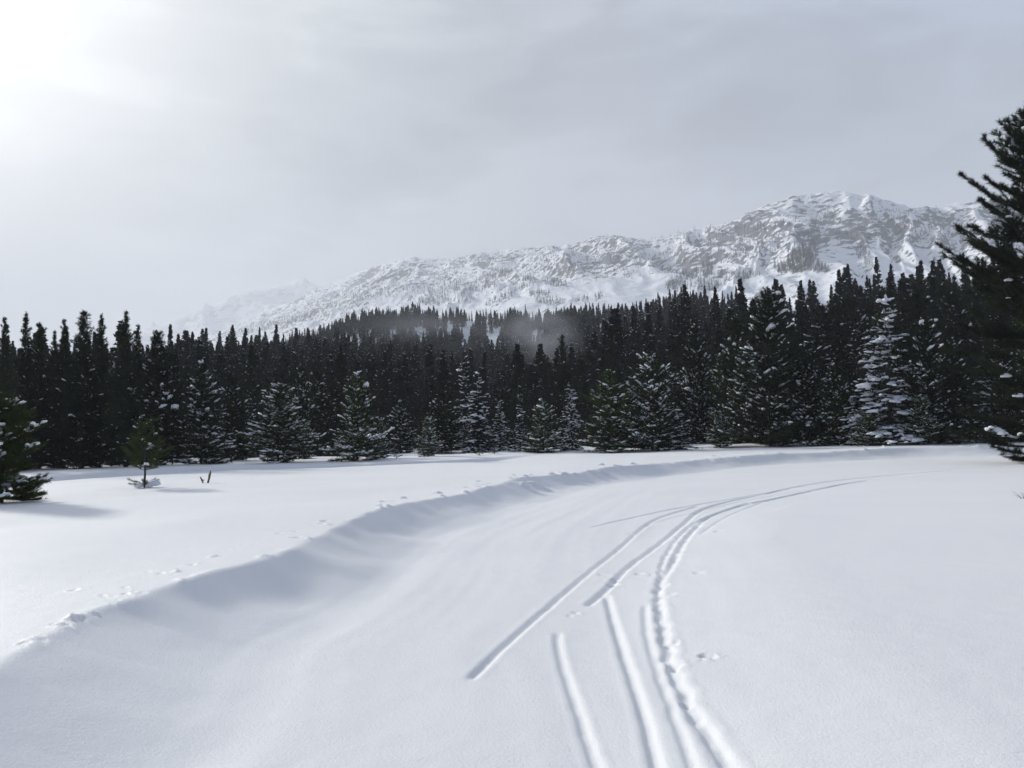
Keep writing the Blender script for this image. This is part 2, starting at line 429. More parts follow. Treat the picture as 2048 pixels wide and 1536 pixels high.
def tree_snow_material():
    m, t, b = new_mat('tree_snow')
    b.inputs['Base Color'].default_value = (.80, .82, .86, 1)
    b.inputs['Roughness'].default_value = .6; b.inputs['Specular IOR Level'].default_value = .15
    g = N(t, 'ShaderNodeNewGeometry')
    f1 = N(t, 'ShaderNodeTexNoise', i_Scale=14.0, i_Detail=3.0); L(t, g.outputs['Position'], f1.inputs['Vector'])
    b1 = N(t, 'ShaderNodeBump', i_Strength=.5, i_Distance=.03); L(t, f1.outputs[0], b1.inputs['Height']); L(t, b1.outputs[0], b.inputs['Normal'])
    return m
def needle_material(name, c1, c2, warm=(.07, .055, .025)):
    m, t, b = new_mat(name)
    oi = N(t, 'ShaderNodeObjectInfo'); g = N(t, 'ShaderNodeNewGeometry')
    n = N(t, 'ShaderNodeTexNoise', i_Scale=1.3, i_Detail=3.0); L(t, g.outputs['Position'], n.inputs['Vector'])
    f = mth(t, 'ADD', mth(t, 'MULTIPLY', n.outputs[0], .8), mth(t, 'MULTIPLY', oi.outputs['Random'], .4))
    c = ramp(t, f, [(.35, c1), (.8, c2)])
    n3 = N(t, 'ShaderNodeTexNoise', i_Scale=7.0, i_Detail=2.0); L(t, g.outputs['Position'], n3.inputs['Vector'])
    c = mixc(t, mth(t, 'MULTIPLY', ramp(t, n3.outputs[0], [(.55, (0, 0, 0)), (.72, (1, 1, 1))]), .45), c, warm)
    L(t, c, b.inputs['Base Color'])
    b.inputs['Roughness'].default_value = .7; b.inputs['Specular IOR Level'].default_value = .08
    return m
def bark_material(name, c1, c2):
    m, t, b = new_mat(name)
    g = N(t, 'ShaderNodeNewGeometry')
    mp = N(t, 'ShaderNodeMapping'); mp.inputs['Scale'].default_value = (9, 9, 2.5); L(t, g.outputs['Position'], mp.inputs[0])
    n = N(t, 'ShaderNodeTexNoise', i_Scale=2.0, i_Detail=5.0); L(t, mp.outputs[0], n.inputs['Vector'])
    L(t, ramp(t, n.outputs[0], [(.35, c1), (.7, c2)]), b.inputs['Base Color'])
    b.inputs['Roughness'].default_value = .85
    bb = N(t, 'ShaderNodeBump', i_Strength=.6, i_Distance=.02); L(t, n.outputs[0], bb.inputs['Height']); L(t, bb.outputs[0], b.inputs['Normal'])
    return m
def mountain_material(name, scale, rock_bias):
    m, t, b = new_mat(name)
    g = N(t, 'ShaderNodeNewGeometry')
    mp = N(t, 'ShaderNodeMapping'); mp.inputs['Scale'].default_value = (scale, scale, scale * 2.0); L(t, g.outputs['Position'], mp.inputs[0])
    n = N(t, 'ShaderNodeTexNoise', i_Scale=1.0, i_Detail=7.0, i_Roughness=.62); L(t, mp.outputs[0], n.inputs['Vector'])
    sx = N(t, 'ShaderNodeSeparateXYZ'); L(t, g.outputs['Normal'], sx.inputs[0])
    at = N(t, 'ShaderNodeAttribute'); at.attribute_name = 'craggy'
    steep = mth(t, 'SUBTRACT', 1.0, sx.outputs[2])
    f = mth(t, 'ADD', mth(t, 'ADD', mth(t, 'MULTIPLY', steep, .55), mth(t, 'MULTIPLY', n.outputs[0], 1.6)), mth(t, 'MULTIPLY', at.outputs['Fac'], .27))
    rock = ramp(t, mth(t, 'SUBTRACT', f, rock_bias), [(.47, (0, 0, 0)), (.54, (1, 1, 1))])
    n2 = N(t, 'ShaderNodeTexNoise', i_Scale=.05, i_Detail=4.0); L(t, g.outputs['Position'], n2.inputs['Vector'])
    rc = ramp(t, n2.outputs[0], [(.35, (.035, .040, .055)), (.7, (.11, .105, .12))])
    L(t, mixc(t, mth(t, 'MULTIPLY', rock, .92), (.78, .80, .84), rc), b.inputs['Base Color'])
    b.inputs['Roughness'].default_value = .8; b.inputs['Specular IOR Level'].default_value = .1
    bb = N(t, 'ShaderNodeBump', i_Strength=.5, i_Distance=8.0); L(t, n.outputs[0], bb.inputs['Height']); L(t, bb.outputs[0], b.inputs['Normal'])
    return m
M_snow = snow_material()
M_tsnow = tree_snow_material()
M_pine = needle_material('pine_needles', (.012, .018, .012), (.028, .040, .021), (.06, .045, .022))
M_fir = needle_material('fir_needles', (.010, .015, .016), (.021, .028, .025), (.035, .032, .025))
M_bright = needle_material('young_pine_needles', (.026, .040, .016), (.058, .080, .028), (.10, .08, .03))
M_near = needle_material('near_pine_needles', (.038, .056, .022), (.075, .100, .034), (.09, .075, .033))
M_bark = bark_material('bark', (.022, .018, .016), (.06, .05, .042))
M_dead = bark_material('dead_wood', (.10, .075, .045), (.22, .17, .10))
M_mount = mountain_material('mountain_snow_and_rock', .05, .575)
M_far = mountain_material('far_mountain_snow_and_rock', .010, .56)
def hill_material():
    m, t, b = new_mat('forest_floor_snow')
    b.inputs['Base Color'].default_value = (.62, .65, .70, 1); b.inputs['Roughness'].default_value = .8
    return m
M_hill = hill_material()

# ------------------------------------------------------------------ ground sheet
def polar(az, rr, fn, name, mat, extra=None):
    A, Rr = np.meshgrid(az, rr)
    if fn is ground: Z = ground(Rr * np.sin(A), Rr * np.cos(A))
    else: Z = fn(A, Rr)
    V = np.stack([Rr * np.sin(A), Rr * np.cos(A), Z], -1)
    me = mesh_np(name, V, grid_faces(len(rr), len(az))[:, ::-1], [mat], smooth=True)
    if extra is not None:
        at = me.attributes.new('craggy', 'FLOAT', 'POINT'); at.data.foreach_set('value', extra(A, Rr).astype(np.float32).ravel())
    return link(name, me, kind='structure')
azf = np.radians(np.arange(-36, 36.01, .15))
azs = np.radians(np.concatenate([np.arange(-180, -36, 3.0), np.degrees(azf), np.arange(39, 180.1, 3.0)]))
rows = [0.02, .5, 1.0, 1.5, 2.0]; r_ = 2.3
while r_ < 130:
    rows.append(r_)
    r_ += min(max(.018, r_ * r_ / (1.6 * 852) * 1.0), .055 if r_ < 16 else (.038 if r_ < 31 else (.13 if r_ < 60 else .8)))
rows += [135, 160, 200, 260]
ground_obj = polar(azs, np.array(rows), ground, 'snow_field', M_snow)
print('ground rows', len(rows), 'cols', len(azs))

# hill and mountains
def nonuni(a, b, n): return np.linspace(a, b, n)
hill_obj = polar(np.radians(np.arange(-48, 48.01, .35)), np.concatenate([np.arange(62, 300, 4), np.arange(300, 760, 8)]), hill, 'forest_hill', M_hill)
def craggy(A, Rr):
    Rm = smooth_interp(A, RIDGE[0], RIDGE[2], .01); r0 = 520
    u = np.clip((Rr - r0) / (Rm - r0), 0, 1.1)
    x = Rr * np.sin(A); y = Rr * np.cos(A)
    peak = np.exp(-((A - float(az_of(1700)[0])) / .13) ** 2)
    b = sst(.55, .85, u) * (.32 + .28 * peak + .65 * fbm(x * .005, y * .005, 4, 400))
    b2 = .7 * np.exp(-((A - float(az_of(1200)[0])) / .035) ** 2 - ((u - .72) / .10) ** 2)
    clear = np.exp(-((A - BOWL_AZ) / .06) ** 2 - ((u - .45) / .2) ** 2)
    return b + b2 - .7 * clear
mount_obj = polar(np.radians(np.arange(-40, 40.01, .085)), np.concatenate([np.linspace(500, 1100, 60), np.linspace(1110, 2900, 240), np.linspace(2912, 4600, 120), np.linspace(4640, 5200, 12)]), mount, 'mountain', M_mount, craggy)
far_obj = polar(np.radians(np.arange(-40, 20.01, .16)), np.concatenate([np.linspace(6000, 8500, 90), np.linspace(8550, 9200, 6)]), farmount, 'far_mountain', M_far, lambda A, Rr: 0 * A + .1)

# ------------------------------------------------------------------ conifers
def unit(v): return v / np.maximum(np.linalg.norm(v, axis=-1, keepdims=True), 1e-9)
def needles(P0, P1, rad, k, width, rg, spread=(35, 70)):
    """bottle-brush tufts: k thin triangles round every twig piece"""
    n = len(P0)
    ax = unit(P1 - P0)
    ref = np.where(np.abs(ax[:, 2:3]) > .9, np.array([[1., 0, 0]]), np.array([[0., 0, 1]]))
    s = unit(np.cross(ax, ref)); t = np.cross(ax, s)
    ph = rg.uniform(0, 2 * np.pi, (n, k)); th = np.radians(rg.uniform(*spread, (n, k)))
    u = rg.uniform(0, 1, (n, k, 1))
    base = P0[:, None] + (P1 - P0)[:, None] * u
    rd = np.cos(ph)[..., None] * s[:, None] + np.sin(ph)[..., None] * t[:, None]
    d = ax[:, None] * np.cos(th)[..., None] + rd * np.sin(th)[..., None]
    ln = (rad if np.isscalar(rad) else rad[:, None, None]) * rg.uniform(.7, 1.15, (n, k, 1))
    side = unit(np.cross(d, rg.normal(size=(n, k, 3)))) * (width * .5)
    V = np.stack([base - side, base + side, base + d * ln], 2).reshape(-1, 3)
    T = np.arange(len(V)).reshape(-1, 3)
    return V, T
def tube(P, rad, k=5):
    P = np.asarray(P, float); n = len(P)
    d = unit(np.gradient(P, axis=0)); ref = np.array([1., 0, 0]) if abs(d[0][2]) > .7 else np.array([0, 0, 1.])
    s = unit(np.cross(d, ref)); t = np.cross(d, s)
    a = np.linspace(0, 2 * np.pi, k, endpoint=False)
    V = P[:, None] + (np.cos(a)[None, :, None] * s[:, None] + np.sin(a)[None, :, None] * t[:, None]) * np.asarray(rad)[:, None, None]
    F_ = []
    for i in range(n - 1):
        for j in range(k):
            a0 = i * k + j; a1 = i * k + (j + 1) % k
            F_ += [(a0, a1, a1 + k), (a0, a1 + k, a0 + k)]
    return V.reshape(-1, 3), np.array(F_)
def _ico(sub):
    import bmesh
    bm = bmesh.new(); bmesh.ops.create_icosphere(bm, subdivisions=sub, radius=1)
    V = np.array([v.co[:] for v in bm.verts]); T = np.array([[v.index for v in f.verts] for f in bm.faces]); bm.free()
    return V, T
ICO1, ICO2, ICO3 = _ico(1), _ico(2), _ico(3)
def blobs(C, ax, ln, wd, ht, rg, ico=ICO1, jit=.22):
    """flattened lumps of snow lying along a twig"""
    n = len(C); B, T = ico
    h = ax.copy(); h[:, 2] *= .8; h = unit(h); s = unit(np.cross(np.array([[0, 0, 1.]]), h)); u = np.cross(h, s)
    L_ = B[None] * np.stack([ln, wd, ht], 1)[:, None]
    L_ = L_ * (1 + rg.normal(0, jit, (n, len(B), 1)))
    L_[..., 2] = np.where(L_[..., 2] < 0, L_[..., 2] * .45, L_[..., 2])
    V = C[:, None] + L_[..., 0:1] * h[:, None] + L_[..., 1:2] * s[:, None] + L_[..., 2:3] * u[:, None]
    Tt = (T[None] + (np.arange(n) * len(B))[:, None, None]).reshape(-1, 3)
    return V.reshape(-1, 3), Tt

class Parts:
    def __init__(s): s.V = []; s.T = []; s.M = []; s.n = 0
    def add(s, V, T, m=0):
        if len(V) == 0: return
        s.V.append(V); s.T.append(T + s.n); s.M.append(np.full(len(T), m)); s.n += len(V)
    def mesh(s, name, mats, smooth=False):
        M_ = np.concatenate(s.M)
        return mesh_np(name, np.vstack(s.V), np.vstack(s.T), mats, M_, smooth)

def conifer(seed, H=9.0, Rb=1.7, start=.04, prof=.75, whorl=.32, nb=6, up_low=5, up_top=45, curl=.25, sub=.26, seg=.20, rad=.13, k=10, width=.022, density=1.0, top=1.0, bumpy=.25, belly=0):
    """returns branch list: each = dict(axis polyline, P0, P1 twig pieces)"""
    rg = np.random.default_rng(seed)
    out = []
    z = start * H
    lean = rg.normal(0, .012, 2)
    while z < H - .15:
        u = z / H
        # crown outline: widest low, tapering to the leader
        Rr = Rb * max(0.0, (1 - u)) ** prof * (1 + bumpy * .6 * math.sin(z * 2.1 + seed) + rg.normal(0, .08))
        if u < .10: Rr *= .8 + 2 * u
        if belly and u < .5: Rr *= belly + (1 - belly) * u / .5
        m = max(3, int(round(nb * (0.65 + .35 * (1 - u)))))
        a0 = rg.uniform(0, 2 * math.pi)
        for j in range(m):
            a = a0 + 2 * math.pi * j / m + rg.normal(0, .25)
            Lb = max(.12, Rr * rg.uniform(1 - bumpy * 1.3, 1 + bumpy * .75))
            el = math.radians(up_low + (up_top - up_low) * u ** 1.3 + rg.normal(0, 6))
            zz = z + rg.uniform(-.4, .4) * whorl
            n = max(3, int(Lb / seg) + 1)
            t = np.linspace(0, 1, n)
            rad_ = Lb * t * math.cos(el)
            hz = Lb * (t * math.sin(el) + curl * t ** 2 * .6 - (.16 * t if el < .2 else 0))
            P = np.stack([np.cos(a) * rad_, np.sin(a) * rad_, zz + hz], 1)
            P[:, :2] += rg.normal(0, .02, (n, 2)) * t[:, None]
            P[:, :2] += lean * zz
            P0 = [P[:-1][t[1:] > .22]]; P1 = [P[1:][t[1:] > .22]]
            # side twigs
            ns = int(Lb / sub * density * 2)
            for q in range(ns):
                tt = rg.uniform(.22, .97)
                b0 = P[0] + (P[-1] - P[0]) * tt; b0[2] = np.interp(tt, t, P[:, 2])
                sl = min(Lb * .45, (.15 + .42 * (1 - tt) * Lb)) * rg.uniform(.6, 1.1)
                sg = 1 if q % 2 else -1
                aa = a + sg * math.radians(rg.uniform(35, 65))
                dv = np.array([math.cos(aa), math.sin(aa), math.sin(el) * .6 + rg.uniform(-.05, .35)])
                dv /= np.linalg.norm(dv)
                c = max(1, int(sl / seg + .5)); tq = np.linspace(0, 1, c + 1)[:, None]
                pp = b0 + dv * sl * tq; pp[:, 2] += (curl * .4 * sl * tq[:, 0] ** 2)
                P0.append(pp[:-1]); P1.append(pp[1:])
            out.append(dict(P=P, P0=np.vstack(P0), P1=np.vstack(P1), L=Lb, u=u))
        z += whorl * (1 - .35 * u) * rg.uniform(.8, 1.2)
    # leader
    lp = np.stack([np.linspace(0, .02, 5) + lean[0] * H, np.zeros(5) + lean[1] * H, np.linspace(H - .7 * top, H, 5)], 1)
    out.append(dict(P=lp, P0=lp[:-1], P1=lp[1:], L=.7 * top, u=1, leader=True))
    return out, lean

def trunk_geo(H, r0, lean, n=9, k=7, rg=None):
    t = np.linspace(0, 1, n); z = -.4 + (H + .35) * t
    P = np.stack([lean[0] * z, lean[1] * z, z], 1)
    if rg is not None: P[1:-1, :2] += rg.normal(0, r0 * .18, (n - 2, 2))
    return tube(P, r0 * (1 - t) ** .85 + .008, k)

def tree_meshes(tag, seed, H, snow, needle_mat, r0=None, snow_size=1.0, ico=ICO1, branch_wood=True, spread=(35, 70), **kw):
    br, lean = conifer(seed, H=H, **kw)
    rg = np.random.default_rng(seed + 999)
    rad = kw.get('rad', .13); k = kw.get('k', 10); width = kw.get('width', .022)
    tr = Parts(); tr.add(*trunk_geo(H, r0 or H * .013, lean, rg=rg))
    for b in br:
        if b['L'] > .5 and branch_wood:
            rr = np.linspace(.012 + b['L'] * .006, .004, len(b['P']))
            tr.add(*tube(b['P'], rr, 3))
    P0 = np.vstack([b['P0'] for b in br]); P1 = np.vstack([b['P1'] for b in br])
    cr = Parts(); cr.add(*needles(P0, P1, rad, k, width, rg, spread))
    C = (P0 + P1) / 2; ax = unit(P1 - P0)
    # snow lies on some whole branches, missing on others, more on the outside
    pb = np.concatenate([np.full(len(b['P0']), rg.beta(.4, .75)) for b in br])
    outer = np.hypot(C[:, 0], C[:, 1]); outer = outer / (outer.max() + 1e-6)
    keep = rg.uniform(0, 1, len(C)) < snow * (.25 + 1.1 * pb) * (.35 + .9 * outer)
    sn = Parts()
    if keep.any():
        Ck = C[keep]; n = len(Ck); s = snow_size * rg.lognormal(0, .35, n)
        sn.add(*blobs(Ck + np.array([0, 0, rad * .42]), ax[keep], .115 * s, .062 * s, .042 * s, rg, ico))
    m = dict(trunk=tr.mesh(tag + '_trunk', [M_bark], True), crown=cr.mesh(tag + '_crown', [needle_mat]))
    if keep.any(): m['snow'] = sn.mesh(tag + '_snow', [M_tsnow], True)
    m['H'] = H
    m['W'] = float(np.percentile(np.hypot(C[:, 0], C[:, 1]), 98)) + rad * .5
    return m

VAR = {}
# open upswept pines with a ragged outline
for i in range(5):
    VAR['pine%d' % i] = tree_meshes('pine', 10 + i, 7.0, [.14, .26, .12, .3, .2][i], M_pine, snow_size=1.25, Rb=1.9 + .12 * i, start=.015, prof=[.55, .68, .48, .62, .52][i], whorl=.27, nb=7, up_low=4, up_top=50, curl=.32, rad=.17, k=14, width=.028, sub=.24, seg=.21, bumpy=.34)
# brighter green young pines with snow on many tufts
for i in range(4):
    VAR['green%d' % i] = tree_meshes('green_pine', 30 + i, 5.5, [.62, .45, .55, .3][i], M_bright, snow_size=1.05, Rb=1.9, start=.01, prof=[.55, .66, .48, .58][i], whorl=.22, nb=8, up_low=4, up_top=46, curl=.30, rad=.14, k=15, width=.024, sub=.21, seg=.19, bumpy=.32)
# layered firs, drooping, dusted or loaded with snow
for i in range(4):
    VAR['fir%d' % i] = tree_meshes('fir', 50 + i, 6.5, [.80, .55, .42, .30][i], M_fir, snow_size=[1.3, 1.25, 1.1, 1.0][i], Rb=1.55, start=.01, ico=[ICO2, ICO1, ICO1, ICO1][i], prof=[.62, .68, .72, .6][i], whorl=[.50, .33, .33, .33][i], nb=8, up_low=-14, up_top=22, curl=.05, rad=.13, k=13, width=.025, sub=.21, seg=.20, bumpy=.34, spread=(40, 75))
# tall narrow spires
for i in range(4):
    VAR['spire%d' % i] = tree_meshes('spire', 70 + i, 10.0, .05, M_pine, Rb=1.55 + .2 * (i % 2), start=.02, prof=[.78, .9, .66, .8][i], whorl=.33, nb=7, up_low=6, up_top=52, curl=.38, rad=.20, k=13, width=.034, sub=.27, seg=.25, bumpy=.42, top=1.3)
# dense dark firs for the rows behind
for i in range(4):
    VAR['dark%d' % i] = tree_meshes('dark_fir', 90 + i, 10.0, [.02, .03, .06, .03][i], M_fir, Rb=2.2, start=.02, prof=[.72, .85, .95, .78][i], whorl=.38, nb=7, up_low=0, up_top=34, curl=.15, rad=.25, k=10, width=.046, sub=.38, seg=.33, bumpy=.34, snow_size=1.0)
# saplings
for i in range(2):
    VAR['sap%d' % i] = tree_meshes('sapling', 110 + i, 1.4, .30, M_pine, r0=.025, snow_size=.5, Rb=.55, prof=.65, whorl=.22, nb=5, up_low=12, up_top=50, curl=.3, rad=.09, k=16, width=.012, sub=.22, seg=.12, bumpy=.3, start=.12, top=.4)

def ground_any(x, y):
    r = math.hypot(x, y)
    g_ = gz(x, y)
    if r > 62:
        g_ = max(g_, float(hill(np.array([math.atan2(x, y)]), np.array([r]))[0]))
    return g_
def place_at(px, dist):
    d = ray([px], [860])[0]; s_ = dist / math.hypot(d[0], d[1])
    return d[0] * s_, d[1] * s_
def base_dist(px, py):
    """distance at which the ground shows at photo row py"""
    lo, hi = 6.0, 90.0
    rr = np.exp(np.linspace(math.log(lo), math.log(hi), 160))
    d = ray([px], [860])[0]; d = d[:2] / np.hypot(*d[:2])
    x = d[0] * rr; y = d[1] * rr; z = ground(x, y, False)
    P = np.stack([x, y, z], 1); _, v = project(P)
    i = np.argmax(v < py)
    return float(rr[i]) if (v < py).any() else 60.0

n_trees = 0
def put_tree(kind, px, dist, topy, hw, label, group=None, name='pine_tree', rot=None, cat='tree', crown_from=None):
    global n_trees
    m = VAR[kind]
    x, y = place_at(px, dist)
    z = ground_any(x, y)
    # height so that the tip shows at photo row topy
    dv = ray([px], [topy])[0]; t = dist / math.hypot(dv[0], dv[1]); ztop = CAM[2] + dv[2] * t
    H = max(.25, ztop - z)
    sz = H / m['H']; sxy = (hw * dist / F) / m['W'] if hw else sz
    e = bpy.data.objects.new(name, None); col.objects.link(e); e.empty_display_size = .2
    e.location = (x, y, z); e.rotation_euler = (0, 0, random.uniform(0, 6.28) if rot is None else rot); e.scale = (sxy, sxy, sz)
    e['label'] = label; e['category'] = cat
    if group: e['group'] = group
    for part in ('trunk', 'crown', 'snow'):
        if part in m:
            o = bpy.data.objects.new(part if part != 'snow' else 'snow_load', m[part]); col.objects.link(o); o.parent = e
            if part == 'snow': o['kind'] = 'stuff'
    n_trees += 1
    return e

# ------------------------------------------------------------------ trees at the edge of the forest, one by one
# kind, photo x, photo y of the foot (None: use distance), distance, tip y, half width px, label
EDGE = [
 ('spire0', 8, None, 50, 636, 34, 'tall narrow pine cut by the left edge of the picture, tip against the bright sky'),
 ('spire1', 50, None, 52, 624, 32, 'tall thin pine with a needle-like tip, second from the left edge'),
 ('spire2', 79, None, 54, 644, 34, 'tall blunt-topped pine just right of the thin needle-tipped one at far left'),
 ('spire3', 104, None, 56, 662, 32, 'shorter spire pine in the gap between two taller pines at far left'),
 ('spire0', 128, None, 52, 640, 34, 'tall pine with a sparse pointed top, left neighbour of the highest blunt spire'),
 ('spire2', 163, None, 50, 620, 42, 'tallest dense spire pine of the left stand, blunt rounded tip'),
 ('spire1', 200, None, 51, 627, 36, 'tall pine with a knobbly open top, right of the tallest dense spire'),
 ('spire3', 252, None, 48, 624, 46, 'tall pine with thin bare leader, last of the left stand before the far ridge'),
 ('spire0', 274, None, 53, 650, 34, 'pine with a side top leaning close behind the thin-leadered one'),
 ('pine0', 312, None, 49, 664, 50, 'dark narrow-tipped pine where the far hill begins, above the small lone pine'),
 ('spire1', 352, None, 56, 700, 27, 'slim dark pine half hidden right of the pine with the narrow tip'),
 ('pine1', 402, 928, 0, 722, 56, 'broad dark pine with bare trunk foot and thin snow flecks, behind the broken sticks'),
 ('pine2', 462, None, 58, 752, 38, 'dim pine filling the gap between the bare-footed pine and the snowy bushy one'),
 ('spire2', 503, None, 68, 688, 26, 'slender dark spire rising behind the gap left of the snowy bushy pine'),
 ('green0', 556, 926, 0, 768, 66, 'wide bushy pine with every tuft snow-tipped, standing forward on the field left of centre'),
 ('pine3', 598, None, 54, 736, 42, 'taller pine directly behind the right shoulder of the wide bushy snow-tipped pine'),
 ('pine0', 640, None, 62, 780, 40, 'dim pine between the wide bushy pine and the big green pine'),
 ('green1', 714, 921, 0, 748, 54, 'big bright green pine with snow streaks on its boughs, forward of the forest edge'),
 ('spire3', 680, None, 70, 690, 30, 'dark slender conifer rising behind the big bright green pine'),
 ('green2', 760, 917, 0, 838, 20, 'thin young pine on a visible stem at the right foot of the big green pine'),
 ('pine1', 800, None, 60, 800, 36, 'dim pine behind the tiny lone sapling'),
 ('green0', 856, 913, 0, 834, 27, 'small bright green pine with low boughs reaching over the snow, left of the olive pine'),
 ('pine2', 884, 908, 0, 785, 40, 'olive pine crowded behind the small bright green one'),
 ('fir2', 930, None, 66, 712, 30, 'dark round-crowned fir with a snow-dusted cap, highest in the middle of the edge'),
 ('fir1', 958, 905, 0, 742, 40, 'fir striped with level snowy layers right of the olive pine'),
 ('fir1', 1000, 903, 0, 800, 26, 'smaller layered fir touching the right side of the snow-striped fir'),
 ('fir2', 1040, 903, 0, 810, 22, 'little layered fir in the gap left of the round green pine'),
 ('green1', 1086, 906, 0, 800, 42, 'round bushy green pine with pale tuft ends, centre of the forest edge'),
 ('fir1', 1144, 902, 0, 778, 22, 'slim fir with neat level snow shelves just right of the round bushy green pine'),
 ('spire2', 1126, None, 78, 668, 26, 'dark pointed conifer standing tall behind the slim shelved fir'),
 ('spire0', 1224, None, 72, 655, 22, 'narrow tall conifer with a frosted tip, highest over the centre right'),
 ('green3', 1218, 904, 0, 742, 58, 'broad pine with a brownish green crown below the frosted-tipped conifer'),
 ('green2', 1304, 902, 0, 712, 60, 'large green pine with whitish flecks all over, left of the dark gap'),
 ('fir2', 1350, 900, 0, 806, 38, 'low fir with three heavy snow shelves, right of the flecked green pine'),
 ('pine0', 1392, None, 62, 640, 44, 'tall dim pine above the dark gap right of the snow-shelved low fir'),
 ('green0', 1440, 896, 0, 822, 27, 'short young pine with drooping bough ends standing alone before the dark gap'),
 ('pine4', 1540, 893, 0, 588, 82, 'huge broad dark pine with snow on the tips of its upper boughs, right of centre'),
 ('pine2', 1478, None, 56, 640, 46, 'tall dark pine on the left shoulder of the huge broad one'),
 ('pine3', 1618, 892, 0, 690, 46, 'dark ragged pine filling the right side of the huge broad pine'),
 ('green3', 1672, 890, 0, 730, 42, 'greenish pine with light snow clumps between the huge pine and the white-laden fir'),
 ('fir1', 1718, 890, 0, 760, 36, 'lower snowy fir tucked under the left side of the white-laden fir'),
 ('fir0', 1782, 889, 0, 592, 66, 'tall fir loaded with thick white snow on every layer, brightest tree at right'),
 ('green2', 1738, 891, 0, 812, 32, 'small frosted pine at the foot of the white-laden fir'),
 ('pine4', 1858, 888, 0, 640, 52, 'dark green pine standing right of the white-laden fir'),
 ('green0', 1846, 889, 0, 790, 34, 'small olive pine low in front of the dark green one right of the white-laden fir'),
 ('pine2', 1905, 887, 0, 690, 44, 'dim flecked pine between the dark green pine and the giant foreground one'),
 ('fir3', 1950, 886, 0, 720, 40, 'shadowed fir tucked behind the lower boughs of the giant foreground pine'),
 ('pine3', 2010, 885, 0, 700, 46, 'shadowed pine directly behind the giant foreground pine near the right edge'),
]
SNOWY = []
for k, px, by, dist, ty, hw, lab in EDGE:
    if by is not None: dist = base_dist(px, by)
    dist = min(max(dist, 30), 80)
    nm = 'fir_tree' if k.startswith('fir') else ('young_pine' if k.startswith('green') else 'pine_tree')
    put_tree(k, px, dist, ty, hw * 1.12, lab, name=nm)

# saplings on the snow
SAP = [('sap0', 793, 918, 896, 12, 'tiny sapling alone on the snow right of the big bright green pine'),
       ('sap1', 988, 909, 896, 12, 'tiny sapling poking out below the snow-striped fir'),
       ('sap0', 958, 911, 893, 14, 'tiny twin-stemmed sapling before the foot of the snow-striped fir'),
       ('sap1', 848, 911, 893, 18, 'low sapling at the left foot of the small bright green pine'),
       ('sap1', 1918, 889, 868, 32, 'low spreading sapling on the road bank left of the giant pine'),
       ('sap0', 118, 938, 912, 16, 'small snow-dusted sapling in the shade behind the left foreground pine'),
       ('sap1', 168, 936, 900, 22, 'small sapling with white tufts in the shade of the left stand'),
       ('sap0', 345, 930, 895, 22, 'frosted sapling at the foot of the left stand right of the small snow-collared pine')]
for k, px, by, ty, hw, lab in SAP:
    put_tree(k, px, min(base_dist(px, by), 62), ty, hw, lab, name='sapling', cat='sapling')

# rows behind the edge
ENV_X = [0, 280, 330, 500, 640, 720, 860, 960, 1060, 1130, 1230, 1330, 1430, 1500, 1600, 1700, 1800, 1900, 2060]
ENV_Y = [705, 700, 715, 722, 722, 712, 735, 735, 715, 700, 690, 668, 630, 610, 598, 580, 560, 548, 540]
random.seed(5)
rowcount = 0
ROWT = {}
SHORT = {8: 'pine at the very left edge', 50: 'needle-tipped pine at far left', 79: 'blunt pine at far left', 104: 'short spire at far left', 128: 'sparse pointed pine of the left stand', 163: 'tallest spire of the left stand', 200: 'knobbly open-topped pine',
         252: 'thin-leadered last pine of the left stand', 312: 'narrow-tipped dark pine', 352: 'slim dark pine beside the left stand', 402: 'bare-footed pine above the broken sticks', 462: 'dim pine left of the wide bushy one', 503: 'slender dark spire left of the bushy pine',
         556: 'wide bushy snow-tipped pine', 598: 'taller pine at the shoulder of the bushy one', 640: 'dim pine left of the big green pine', 714: 'big bright green pine', 760: 'thin-stemmed young pine', 800: 'lone tiny sapling', 856: 'small bright green pine', 884: 'crowded olive pine',
         930: 'snow-capped round fir', 958: 'snow-striped fir', 1000: 'smaller layered fir', 1040: 'little layered fir', 1086: 'round bushy green pine', 1144: 'slim shelved fir', 1218: 'broad brownish green pine', 1304: 'large white-flecked green pine', 1350: 'low fir with three snow shelves',
         1392: 'tall dim pine over the dark gap', 1440: 'short young pine with drooping boughs', 1478: 'left shoulder of the huge broad pine', 1540: 'huge broad dark pine', 1618: 'right side of the huge broad pine', 1672: 'clump-flecked greenish pine', 1718: 'lower snowy fir', 1782: 'white-laden fir',
         1858: 'pine right of the white-laden fir', 1905: 'dim flecked pine', 1950: 'shadowed fir', 2010: 'shadowed pine at the right edge'}
ROWW = {58: 'close', 68: 'second-row', 80: 'third-row', 94: 'fourth-row', 110: 'far'}
